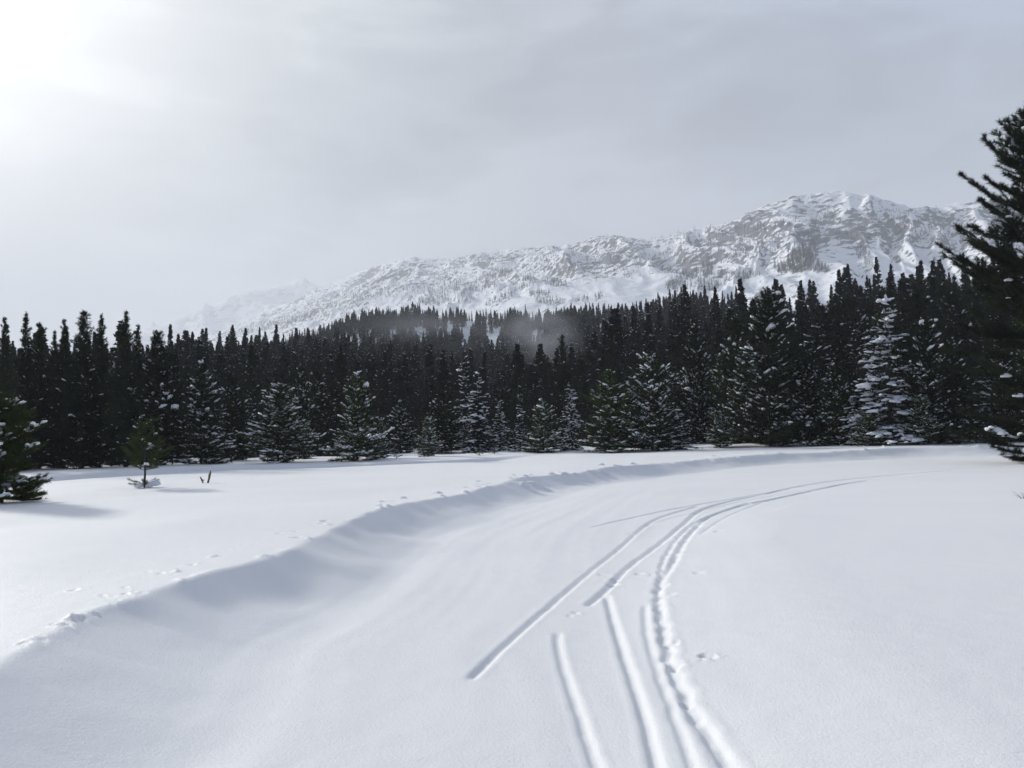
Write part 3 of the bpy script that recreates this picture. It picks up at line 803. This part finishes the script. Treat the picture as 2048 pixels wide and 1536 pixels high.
for dist, step in ((58, 44), (68, 44), (80, 42), (94, 40), (110, 38)):
    px = -40 + random.uniform(0, 20)
    while px < 2090:
        env = np.interp(px, ENV_X, ENV_Y)
        dd = dist + random.uniform(-5, 5)
        x, y = place_at(px, dd); z = ground_any(x, y)
        # tips rise row by row; the last row reaches the envelope
        k_ = {58: 105, 68: 75, 80: 45, 94: 22, 110: 4}[dist]
        ty = env + k_ * random.uniform(.5, 1.3) + random.uniform(-14, 22)
        dv = ray([px], [ty])[0]; H = CAM[2] + dv[2] * dd / math.hypot(dv[0], dv[1]) - z
        if 2.5 < H < 17:
            kind = random.choice(['dark%d' % random.randint(0, 3), 'dark%d' % random.randint(0, 3), 'dark3', 'pine%d' % random.randint(0, 4), 'fir%d' % random.randint(2, 3), 'green3', 'spire%d' % random.randint(0, 3)] if dist < 75 else ['dark0', 'dark1', 'dark2', 'dark3', 'spire2', 'pine2'])
            hw = H * random.uniform(.19, .28) * F / dd
            near = min(SHORT, key=lambda q: abs(q - px))
            side = 'left of' if px < near - 4 else ('right of' if px > near + 4 else 'directly at')
            lab = 'dark conifer %s behind and %s the %s' % (ROWW[dist], side, SHORT[near])
            lab = lab.replace('behind and ', '') if len(lab.split()) > 16 else lab
            tr_ = put_tree(kind, px, dd, ty, hw, lab, group='dark conifers crowded behind the forest edge', name='conifer')
            ROWT.setdefault(lab, []).append((H, tr_))
            rowcount += 1
        px += step * random.uniform(.7, 1.3)
for lab, ls in ROWT.items():
    if len(ls) == 2:
        ls.sort(key=lambda q: q[0])
        for w_, (h_, t_) in zip(('shorter', 'taller'), ls): t_['label'] = (w_ + ' ' + lab).replace('behind and ', '') if len(lab.split()) > 15 else w_ + ' ' + lab
print('row trees', rowcount)

# ------------------------------------------------------------------ forest on the hill and on the mountain: far-off woods, one object each
def low_tree(seed, H, Rb, prof, n, snow, name, roundtop):
    rg = np.random.default_rng(seed)
    u = rg.uniform(.05, 1, n) ** .9
    a = rg.uniform(0, 2 * np.pi, n)
    rr = Rb * (1 - u) ** prof * rg.uniform(.35, 1.05, n) + .05
    c = np.stack([np.cos(a) * rr, np.sin(a) * rr, u * H], 1)
    d = np.stack([np.cos(a), np.sin(a), rg.uniform(.0, .9, n)], 1)
    P = Parts()
    P0 = c - unit(d) * np.minimum(rr, .5)[:, None]
    V, T = needles(P0, c, Rb * .40 * (.30 + .70 * (1 - u)), 7, Rb * .13, rg, (25, 75)); P.add(V, T, 0)
    lp = np.array([[0, 0, H - 1.0], [0, 0, H - .2]]); V, T = needles(lp[:1], lp[1:], .35, 10, .10, rg, (5, 40)); P.add(V, T, 0)
    V, T = tube([[0, 0, -1], [0, 0, H * .5], [0, 0, H - .3]], [H * .018, H * .012, .03], 4); P.add(V, T, 1)
    k = rg.uniform(0, 1, n) < snow
    if k.any():
        V, T = blobs(c[k] + [0, 0, .1], unit(d[k]), np.full(k.sum(), Rb * .10), np.full(k.sum(), Rb * .06), np.full(k.sum(), .06), rg); P.add(V, T, 2)
    me = P.mesh(name, [M_fir, M_bark, M_tsnow])
    return bpy.data.objects.new(name, me)
forest_col = bpy.data.collections.new('forest_kinds')      # not linked to the scene: source shapes of the woods
for i in range(5):
    forest_col.objects.link(low_tree(500 + i, 10.0, 1.95 + .25 * (i % 3), [.8, 1.0, .65, .9, 1.1][i], 230, .10, 'wood_tree_%d' % i, True))
mcol = bpy.data.collections.new('mountain_kinds')
for i in range(3):
    mcol.objects.link(low_tree(600 + i, 9.0, 1.9, .7, 60, .12, 'slope_tree_%d' % i, False))

def scatter(name, pts, scl, source, label, cat):
    me = bpy.data.meshes.new(name); me.vertices.add(len(pts)); me.vertices.foreach_set('co', np.asarray(pts, np.float32).ravel())
    at = me.attributes.new('sc', 'FLOAT_VECTOR', 'POINT'); at.data.foreach_set('vector', np.asarray(scl, np.float32).ravel())
    o = link(name, me, kind='stuff', label=label, category=cat)
    ng = bpy.data.node_groups.new(name, 'GeometryNodeTree')
    ng.interface.new_socket(name='Geometry', in_out='INPUT', socket_type='NodeSocketGeometry')
    ng.interface.new_socket(name='Geometry', in_out='OUTPUT', socket_type='NodeSocketGeometry')
    gi = ng.nodes.new('NodeGroupInput'); go = ng.nodes.new('NodeGroupOutput')
    ci = ng.nodes.new('GeometryNodeCollectionInfo'); ci.inputs[0].default_value = source; ci.inputs[1].default_value = True; ci.inputs[2].default_value = True
    ip = ng.nodes.new('GeometryNodeInstanceOnPoints'); ip.inputs['Pick Instance'].default_value = True
    rv = ng.nodes.new('FunctionNodeRandomValue'); rv.data_type = 'FLOAT_VECTOR'; rv.inputs[0].default_value = (-.04, -.04, 0); rv.inputs[1].default_value = (.04, .04, 6.283)
    na = ng.nodes.new('GeometryNodeInputNamedAttribute'); na.data_type = 'FLOAT_VECTOR'; na.inputs[0].default_value = 'sc'
    ng.links.new(gi.outputs[0], ip.inputs['Points']); ng.links.new(ci.outputs[0], ip.inputs['Instance'])
    ng.links.new(rv.outputs[0], ip.inputs['Rotation']); ng.links.new(na.outputs[0], ip.inputs['Scale'])
    ng.links.new(ip.outputs[0], go.inputs[0])
    md = o.modifiers.new('scatter', 'NODES'); md.node_group = ng
    return o

rg = np.random.default_rng(77)
n = 26000
A = rg.uniform(-.72, .72, n); Rr = np.sqrt(rg.uniform(100 ** 2, 640 ** 2, n))
Rc = smooth_interp(A, CREST[0], CREST[2], .012)
keep = (Rr < Rc * 1.10)
A, Rr, Rcc = A[keep], Rr[keep], Rc[keep]; Z = hill(A, Rr); X = Rr * np.sin(A); Y = Rr * np.cos(A)
# clearings seen between the trunks on the far hill
u_, v_ = project(np.stack([X, Y, Z], 1))
clear = np.zeros(len(X), bool)
for cx, cy, rx, ry in [(636, 700, 10, 26), (708, 694, 26, 12), (722, 702, 22, 10), (640, 676, 8, 12), (930, 672, 16, 20), (985, 672, 16, 18), (838, 672, 14, 14), (1140, 640, 12, 6), (1215, 632, 10, 5), (790, 700, 10, 10), (905, 655, 8, 12), (568, 702, 5, 6),
                       (582, 696, 5, 5), (450, 732, 8, 8), (682, 660, 10, 10), (955, 640, 7, 8), (1075, 675, 14, 10), (1000, 645, 12, 6)]:
    clear |= ((u_ - cx) / (rx * .85)) ** 2 + ((v_ - cy - 12) / (ry * 1.1 + 14)) ** 2 < 1
dens = .80 + .9 * fbm(X * .012, Y * .012, 3, 700)
dens = np.where((u_ > 650) & (u_ < 1100) & (Rr > 240), dens * .80, dens)
keep = (rg.uniform(0, 1, len(X)) < dens) & ~(clear & (Rr < Rcc * .93) & (rg.uniform(0, 1, len(X)) < .93))
X, Y, Z = X[keep], Y[keep], Z[keep]
# thin out points that stand almost in the same place
cell = {}
sel = []
for i in range(len(X)):
    key = (int(X[i] // 2.6), int(Y[i] // 2.6))
    if key in cell: continue
    cell[key] = 1; sel.append(i)
sel = np.array(sel); X, Y, Z = X[sel], Y[sel], Z[sel]
h = np.clip(rg.normal(1.0, .22, len(X)), .45, 1.45) * (1 + .12 * fbm(X * .03, Y * .03, 2, 720))
h = h * (1.0 - .26 * np.clip((np.hypot(X, Y) - 200) / 150, 0, 1)); w = h * rg.uniform(.62, 1.1, len(X))
print('hill trees', len(X))
hill_forest = scatter('hill_forest', np.stack([X, Y, Z], 1), np.stack([w, w, h], 1), forest_col, 'dark conifer forest covering the hillside below the mountain', 'forest')

# mountain woods: patches read off the photo, dropped onto the slope
def hit_mountain(px, py):
    d = ray(px, py); az = np.arctan2(d[:, 0], d[:, 1]); te = d[:, 2] / np.hypot(d[:, 0], d[:, 1])
    rr = np.linspace(560, 4500, 620)
    best = np.full(len(px), np.nan)
    for c in range(0, len(px), 400):
        a = az[c:c + 400][:, None] + 0 * rr[None]; r2 = rr[None] + 0 * a
        e = (mount(a, r2) - CAM[2]) / r2
        ok = e > te[c:c + 400][:, None]
        i = ok.argmax(1); got = ok.any(1)
        best[c:c + 400] = np.where(got, rr[i], np.nan)
    return az, best
PX = []; PY = []; SC = []
def patch(cx, cy, rx, ry, n, s=1.0, rot=0.0):
    a = rg.uniform(0, 2 * np.pi, n); q = np.sqrt(rg.uniform(0, 1, n))
    dx = np.cos(a) * q * rx; dy = np.sin(a) * q * ry; c, s_ = math.cos(rot), math.sin(rot)
    PX.extend(cx + dx * c - dy * s_); PY.extend(cy + dx * s_ + dy * c); SC.extend(np.full(n, s))
patch(1600, 525, 26, 22, 150, 1.2); patch(1620, 505, 16, 26, 90, 1.1); patch(1580, 540, 34, 9, 90, 1.1); patch(1628, 470, 12, 30, 60); patch(1640, 540, 18, 10, 50); patch(1655, 430, 22, 16, 30, .8)
patch(1415, 542, 12, 14, 60, 1.2); patch(1375, 555, 34, 9, 90, 1.0, -.35); patch(1350, 575, 20, 10, 60); patch(1440, 560, 50, 14, 60); patch(1490, 552, 30, 8, 40); patch(1400, 575, 40, 10, 50, 1.1)
patch(1480, 500, 60, 14, 30, .9); patch(1500, 470, 60, 18, 40, .8); patch(1520, 460, 14, 8, 26); patch(1740, 520, 14, 16, 24, .9); patch(1720, 505, 8, 16, 20, .9); patch(1780, 470, 60, 20, 50, .7)
patch(1400, 470, 110, 22, 130, .75); patch(1230, 480, 40, 8, 40, .7); patch(1200, 510, 40, 20, 60, .8); patch(1110, 568, 24, 6, 50, 1.0, .2); patch(1080, 590, 22, 8, 45, .9); patch(1062, 560, 16, 5, 20); patch(1050, 575, 26, 5, 24, .9, -.4)
patch(1000, 600, 36, 7, 45, .9, -.35); patch(985, 560, 46, 14, 80, .9, -.5); patch(930, 590, 22, 22, 80, .9); patch(880, 585, 46, 12, 100, .9, -.35); patch(870, 605, 40, 8, 80, 1.0); patch(1100, 520, 60, 14, 90, .8, -.3); patch(1000, 540, 60, 12, 80, .8, -.5)
patch(960, 520, 60, 14, 80, .7, -.3); patch(850, 555, 90, 26, 260, .7, -.4); patch(760, 575, 70, 22, 220, .7, -.4); patch(720, 600, 60, 12, 130, .9, -.4); patch(700, 575, 40, 10, 80, .7, -.6); patch(645, 620, 40, 7, 90, 1.0, -.4); patch(600, 640, 34, 6, 90, 1.1, -.35)
patch(560, 645, 40, 10, 90, 1.1, -.25); patch(520, 655, 40, 8, 120, 1.2, -.2); patch(470, 668, 40, 5, 90, 1.2, -.15); patch(610, 615, 50, 14, 120, .8, -.5); patch(690, 590, 30, 8, 50, .8); patch(900, 560, 24, 18, 60, .8); patch(1290, 500, 30, 26, 40, .7); patch(1330, 520, 34, 16, 40, .7)
patch(1180, 600, 30, 6, 24, 1.0, -.2); patch(1100, 606, 30, 6, 30, 1.0); patch(1850, 450, 60, 20, 50, .6); patch(1150, 540, 20, 8, 20, .8)
for cx_ in range(480, 1900, 20):
    top_ = np.interp(cx_, [480, 640, 820, 1220, 1500, 1650, 1900], [650, 585, 522, 478, 440, 395, 410])
    patch(cx_, top_ + 45, 26, 45, 26, .62, -.4)
    patch(cx_, top_ + rg.uniform(30, 80), 22, 4, 16, .75, -.5)
PX = np.array(PX); PY = np.array(PY); SC = np.array(SC)
az, rr = hit_mountain(PX, PY)
ok = ~np.isnan(rr); az, rr, SC = az[ok], rr[ok], SC[ok]
Zm = mount(az, rr) - .8
s = SC * rg.uniform(.65, 1.25, len(rr)) * 1.05
scatter('mountain_woods', np.stack([rr * np.sin(az), rr * np.cos(az), Zm], 1), np.stack([s, s, s], 1), mcol, 'sparse conifers scattered over the snowy mountain slopes', 'woods')
print('mountain trees', len(rr))

# ------------------------------------------------------------------ near pines, bough by bough
def near_pine(name, label, px, dist, topy, hw, seed, kw, snowp, mats, lumps=0, big=0, needle_k=40, nw=.008, nrad=.11, r0=.05, sub_levels=ICO2, base_off=0.0, rot=0, min_snow=.08):
    x, y = place_at(px, dist); z = ground_any(x, y) - base_off
    dv = ray([px], [topy])[0]; H = CAM[2] + dv[2] * dist / math.hypot(dv[0], dv[1]) - z
    Rb = hw * dist / F
    br, lean = conifer(seed, H=H, Rb=Rb, **kw)
    rg = np.random.default_rng(seed)
    e = bpy.data.objects.new(name, None); col.objects.link(e); e.location = (x, y, z); e.rotation_euler = (0, 0, rot)
    e['label'] = label; e['category'] = 'tree'
    P = Parts(); P.add(*trunk_geo(H, r0, lean, 12, 9, rg)); link('trunk', P.mesh('trunk', [M_bark], True), e)
    for b in br:
        P = Parts()
        V, T = needles(b['P0'], b['P1'], nrad, needle_k, nw, rg, (25, 62)); P.add(V, T, 0)
        rr_ = np.linspace(r0 * .10 + b['L'] * .010, .004, len(b['P'])); P.add(*tube(b['P'], rr_, 5), 1)
        for q in range(0, len(b['P0'])):
            P.add(*tube(np.stack([b['P0'][q], b['P1'][q]]), [.006, .005], 3), 1)
        bo = link('branch', P.mesh('branch', [mats, M_bark]), e)
        if b.get('leader'): continue
        if rg.uniform() < snowp:
            C = (b['P0'] + b['P1']) / 2; ax = unit(b['P1'] - b['P0']); n_ = len(C)
            kp = rg.uniform(0, 1, n_) < rg.uniform(.1, .5)
            if kp.any():
                m_ = kp.sum(); s_ = rg.lognormal(0, .35, m_) * (nrad / .11)
                Q = Parts()
                V, T = blobs(C[kp] + [0, 0, nrad * .42], ax[kp], .12 * s_, .065 * s_, .045 * s_, rg, sub_levels, .09); Q.add(V, T, 0)
                link('snow_load', Q.mesh('snow_load', [M_tsnow], True), bo, kind='stuff')
    return e, br, H
giant, gbr, gH = near_pine('giant_pine', 'giant near pine with plump dark tufts, cut by the right edge', 2080, 36, 240, 192, 201,
    dict(start=.02, prof=.42, whorl=.60, nb=7, up_low=0, up_top=40, curl=.50, sub=.36, seg=.24, bumpy=.17, top=1.2, density=1.1, belly=.55), .05, M_pine, needle_k=60, nw=.018, nrad=.19, r0=.24, rot=.6)
left, lbr, lH = near_pine('near_pine', 'small near pine cut by the left edge with rounded snow lumps on its boughs', 4, base_dist(40, 1004), 798, 90, 305,
    dict(start=.05, prof=.58, whorl=.13, nb=8, up_low=0, up_top=50, curl=.28, sub=.12, seg=.09, bumpy=.25, top=.3, density=.9), .22, M_near, needle_k=46, nw=.006, nrad=.085, r0=.045, rot=.3)
small, sbr, sH = near_pine('small_pine', 'little lone pine on open snow, bare stem above a ring of snowy low boughs', 291, base_dist(291, 976), 838, 50, 402,
    dict(start=.26, prof=.60, whorl=.17, nb=6, up_low=10, up_top=56, curl=.30, sub=.14, seg=.10, bumpy=.25, top=.40, density=.8), .10, M_near, needle_k=30, nw=.010, nrad=.075, r0=.03, rot=1.0)
# low skirt of boughs of the little pine, with snow cushions
rg = np.random.default_rng(9)
for j, (a, Lb, el) in enumerate([(3.05, .52, .20), (2.7, .36, .05), (3.5, .42, -.05), (4.2, .34, -.08), (5.1, .30, 0), (5.9, .30, .05), (.25, .36, .20), (.9, .3, .3), (1.8, .3, .1), (2.2, .3, .25)]):
    t = np.linspace(0, 1, 6); Pb = np.stack([np.cos(a) * Lb * t, np.sin(a) * Lb * t, .10 + math.sin(el) * Lb * t + .05 * t ** 2], 1)
    P = Parts(); V, T = needles(Pb[1:-1], Pb[2:], .085, 60, .005, rg, (25, 62)); P.add(V, T, 0); P.add(*tube(Pb, np.linspace(.012, .004, 6), 4), 1)
    link('branch', P.mesh('branch', [M_near, M_bark]), small)
small.rotation_euler = (0, 0, 0)
def cushion(parent, p, sx, sy, sz, seed):
    B, T = ICO3; rgx = np.random.default_rng(seed)
    d = 1 + .18 * pn(B[:, 0] * 1.6 + seed, B[:, 1] * 1.6 + B[:, 2], seed) + .06 * pn(B[:, 0] * 5 + seed, B[:, 1] * 5 + B[:, 2] * 4, seed)
    V = B * d[:, None] * [sx, sy, sz]; V[:, 2] = np.where(V[:, 2] < 0, V[:, 2] * .4, V[:, 2])
    o = link('snow_clump', mesh_np('snow_clump', V, T, [M_tsnow], smooth=True), parent); o.location = p; return o
for i, (p, s_) in enumerate([((-.10, -.18, .05), (.13, .11, .11)), ((.30, -.06, .10), (.17, .12, .13)), ((.16, -.12, .04), (.10, .09, .08)), ((-.24, -.10, .10), (.09, .08, .05))]):
    cushion(small, p, *s_, 30 + i)
def tip_clumps(tree, br, picks, size, seed):
    """rounded pads of snow part-way out on the boughs that face the viewer"""
    rgx = random.Random(seed); rot = tree.rotation_euler[2]; c, s_ = math.cos(rot), math.sin(rot)
    cand = []
    for b in br:
        if b.get('leader') or b['L'] < .2: continue
        i = int(len(b['P']) * .72); p = b['P'][i]
        X_ = p[0] * c - p[1] * s_; Y_ = p[0] * s_ + p[1] * c
        if Y_ < .1 * b['L']: cand.append((p, b['L']))
    rgx.shuffle(cand)
    for p, Lb in cand[:picks]:
        k_ = size * rgx.uniform(.55, 1.25)
        cushion(tree, (p[0], p[1], p[2] + k_ * .3), k_ * 1.2, k_ * .8, k_ * .5, rgx.randint(1, 999))
tip_clumps(giant, gbr, 34, .17, 3)
tip_clumps(left, lbr, 9, .05, 4)
tip_clumps(small, sbr, 4, .026, 5)

# ------------------------------------------------------------------ dead tree, broken sticks, shrub, dry grass
def bare_tree(name, label, px, dist, topy, cat='tree'):
    x, y = place_at(px, dist); z = ground_any(x, y)
    dv = ray([px], [topy])[0]; H = CAM[2] + dv[2] * dist / math.hypot(dv[0], dv[1]) - z
    e = bpy.data.objects.new(name, None); col.objects.link(e); e.location = (x, y, z); e['label'] = label; e['category'] = cat
    rg = np.random.default_rng(55); P = Parts(); P.add(*trunk_geo(H, .16, (0, 0), 12, 6, rg)); link('trunk', P.mesh('trunk', [M_bark], True), e)
    for i in range(46):
        zz = H * rg.uniform(.35, .985); a = rg.uniform(0, 6.28); Lb = (H - zz) * .16 + rg.uniform(.25, 1.0)
        t = np.linspace(0, 1, 5); Pb = np.stack([np.cos(a) * Lb * t, np.sin(a) * Lb * t, zz + Lb * (.15 * t + .25 * t * t) + rg.normal(0, .03, 5)], 1)
        P = Parts(); P.add(*tube(Pb, np.linspace(.035, .010, 5), 3)); V, T = needles(Pb[2:-1], Pb[3:], .22, 5, .03, rg); P.add(V, T)
        link('branch', P.mesh('branch', [M_bark]), e)
bare_tree('dead_tree', 'thin bare dead tree with short stubby branches rising over the middle of the forest', 850, 88, 660)

x, y = place_at(414, base_dist(414, 966)); z = gz(x, y)
def stick(name, label, x, y, z, top, r0, r1, seed, bits):
    e = bpy.data.objects.new(name, None); col.objects.link(e); e.location = (x, y, z); e['label'] = label; e['category'] = 'stump'
    rg = np.random.default_rng(seed); t = np.linspace(0, 1, 8)[:, None]
    Pb = np.array([0, 0, -.12]) + (np.array(top) - [0, 0, -.12]) * t; Pb[1:-1] += rg.normal(0, .006, (6, 3))
    P = Parts(); rad_ = np.linspace(r0, r1, 8) * (1 + rg.normal(0, .10, 8)); rad_[-1] *= .5; V, T = tube(Pb, rad_, 8); V += rg.normal(0, .0025, V.shape); P.add(V, T); link('stem', P.mesh('stem', [M_dead], True), e)
    for b in bits:
        P = Parts(); P.add(*tube(np.array([b[0], b[1]]), [.012, .004], 5)); link('splinter', P.mesh('splinter', [M_dead], True), e)
    if seed == 1: cushion(e, (top[0], top[1], top[2] + .0), .030, .028, .022, 5)
d_ = math.hypot(x, y); px_m = d_ / F
stick('broken_stem', 'upright broken brown stem, the taller of two poking out of the open snow', x + 1 * px_m, y, z, (6 * px_m, .02, 24 * px_m), .030, .032, 1, [((.02, 0, .10), (.055, .01, .15))])
stick('broken_stem', 'short leaning broken stub, the lower of two poking out of the open snow', x - 4 * px_m, y + .02, z, (-8 * px_m, -.02, 12 * px_m), .018, .022, 2, [((-.05, 0, .08), (-.10, .01, .13)), ((-.04, 0, .06), (-.02, 0, .13))])

def twiggy(name, label, px, py, h, spread, n_, seed, mat, cat, off=BANK, lean=(0, 0)):
    if py is None: return
    q = on_plane([(px, py)], off)[0]; z = gz(q[0], q[1]); rg = np.random.default_rng(seed)
    e = bpy.data.objects.new(name, None); col.objects.link(e); e.location = (q[0], q[1], z); e['label'] = label; e['category'] = cat
    for i in range(n_):
        a = rg.uniform(0, 6.28); hh = h * rg.uniform(.5, 1.1); sp = spread * rg.uniform(.2, 1)
        t = np.linspace(0, 1, 6); Pb = np.stack([np.cos(a) * (.02 + sp * t ** 1.5) + lean[0] * t ** 2, np.sin(a) * (.02 + sp * t ** 1.5) + lean[1] * t ** 2, -.05 + hh * t - .1 * hh * t ** 3], 1)
        P = Parts(); P.add(*tube(Pb, np.linspace(.006, .002, 6) * (h / .3) ** .5, 4)); link('stalk', P.mesh('stalk', [mat], True), e)
twiggy('dry_grass', 'few dry tan grass stalks at the right edge beside the ski tracks', 2046, 972, .26, .14, 9, 3, M_dead, 'grass', 0.25, (-.08, 0))
twiggy('bare_shrub', 'low brown leafless shrub in the shade below the left stand', 150, 944, .55, .55, 30, 4, M_bark, 'shrub', BANK)

# ------------------------------------------------------------------ air
def volume(name, mn, mx, dens, color, label, aniso=0.0, noise=None):
    V = [(x_, y_, z_) for x_ in (mn[0], mx[0]) for y_ in (mn[1], mx[1]) for z_ in (mn[2], mx[2])]
    Fc = [(0, 1, 3, 2), (4, 6, 7, 5), (0, 4, 5, 1), (2, 3, 7, 6), (0, 2, 6, 4), (1, 5, 7, 3)]
    m = bpy.data.materials.new(name); m.use_nodes = True; t = m.node_tree; t.nodes.clear()
    out = N(t, 'ShaderNodeOutputMaterial'); pv = N(t, 'ShaderNodeVolumePrincipled'); L(t, pv.outputs[0], out.inputs['Volume'])
    pv.inputs['Color'].default_value = (*color, 1); pv.inputs['Density'].default_value = dens; pv.inputs['Anisotropy'].default_value = aniso
    return link(name, mesh_np(name, V, np.array(Fc), [m]), kind='stuff', label=label, category='haze'), m
zmin = float(min(v.co.z for v in far_obj.data.vertices)); zmin = min(zmin, float(min(v.co.z for v in mount_obj.data.vertices)), float(min(v.co.z for v in hill_obj.data.vertices)), float(min(v.co.z for v in ground_obj.data.vertices)))
zmax = max(max(v.co.z for v in far_obj.data.vertices), max(v.co.z for v in mount_obj.data.vertices))
print('z range', zmin, zmax)
haze, hm = volume('haze', (-6600, -400, zmin - 1), (6600, 9600, zmax + 20), 2.4e-4, (.92, .955, 1.0), 'thin winter haze between the viewer and the mountains', 0)

def mist(name, label, px, py, dist, hwpx, hhpx, dens, tilt, seed):
    d = ray([px], [py])[0]; p = CAM + d * dist
    B, T = ICO3; sx = hwpx * dist / F; sz = hhpx * dist / F
    o = link(name, mesh_np(name, B, T, [], smooth=True), kind='stuff', label=label, category='mist')
    o.location = p; o.scale = (sx, sx * .8, sz); o.rotation_euler = (0, tilt, 0)
    m = bpy.data.materials.new(name); m.use_nodes = True; t = m.node_tree; t.nodes.clear()
    out = N(t, 'ShaderNodeOutputMaterial'); pv = N(t, 'ShaderNodeVolumePrincipled'); L(t, pv.outputs[0], out.inputs['Volume'])
    pv.inputs['Color'].default_value = (.93, .95, 1, 1)
    tcn = N(t, 'ShaderNodeTexCoord'); ln = N(t, 'ShaderNodeVectorMath', operation='LENGTH'); L(t, tcn.outputs['Object'], ln.inputs[0])
    n_ = N(t, 'ShaderNodeTexNoise', i_Scale=1.7, i_Detail=3.0); n_.noise_dimensions = '4D'; n_.inputs['W'].default_value = seed; L(t, tcn.outputs['Object'], n_.inputs['Vector'])
    fall = mth(t, 'POWER', mth(t, 'SUBTRACT', 1.0, ln.outputs['Value'], clamp=True), 1.6)
    nn = mth(t, 'MULTIPLY', mth(t, 'SUBTRACT', n_.outputs[0], .38, clamp=True), 5.0)
    L(t, mth(t, 'MULTIPLY', mth(t, 'MULTIPLY', fall, nn), dens), pv.inputs['Density'])
    o.data.materials.append(m)
mist('blowing_snow', 'pale puff of wind-blown snow hanging before the trees right of the picture centre', 1085, 668, 135, 95, 80, .17, .3, 1.0)
mist('blowing_snow', 'wide faint veil of blown snow over the hill forest in the middle', 900, 655, 240, 280, 60, .013, 0, 4.0)
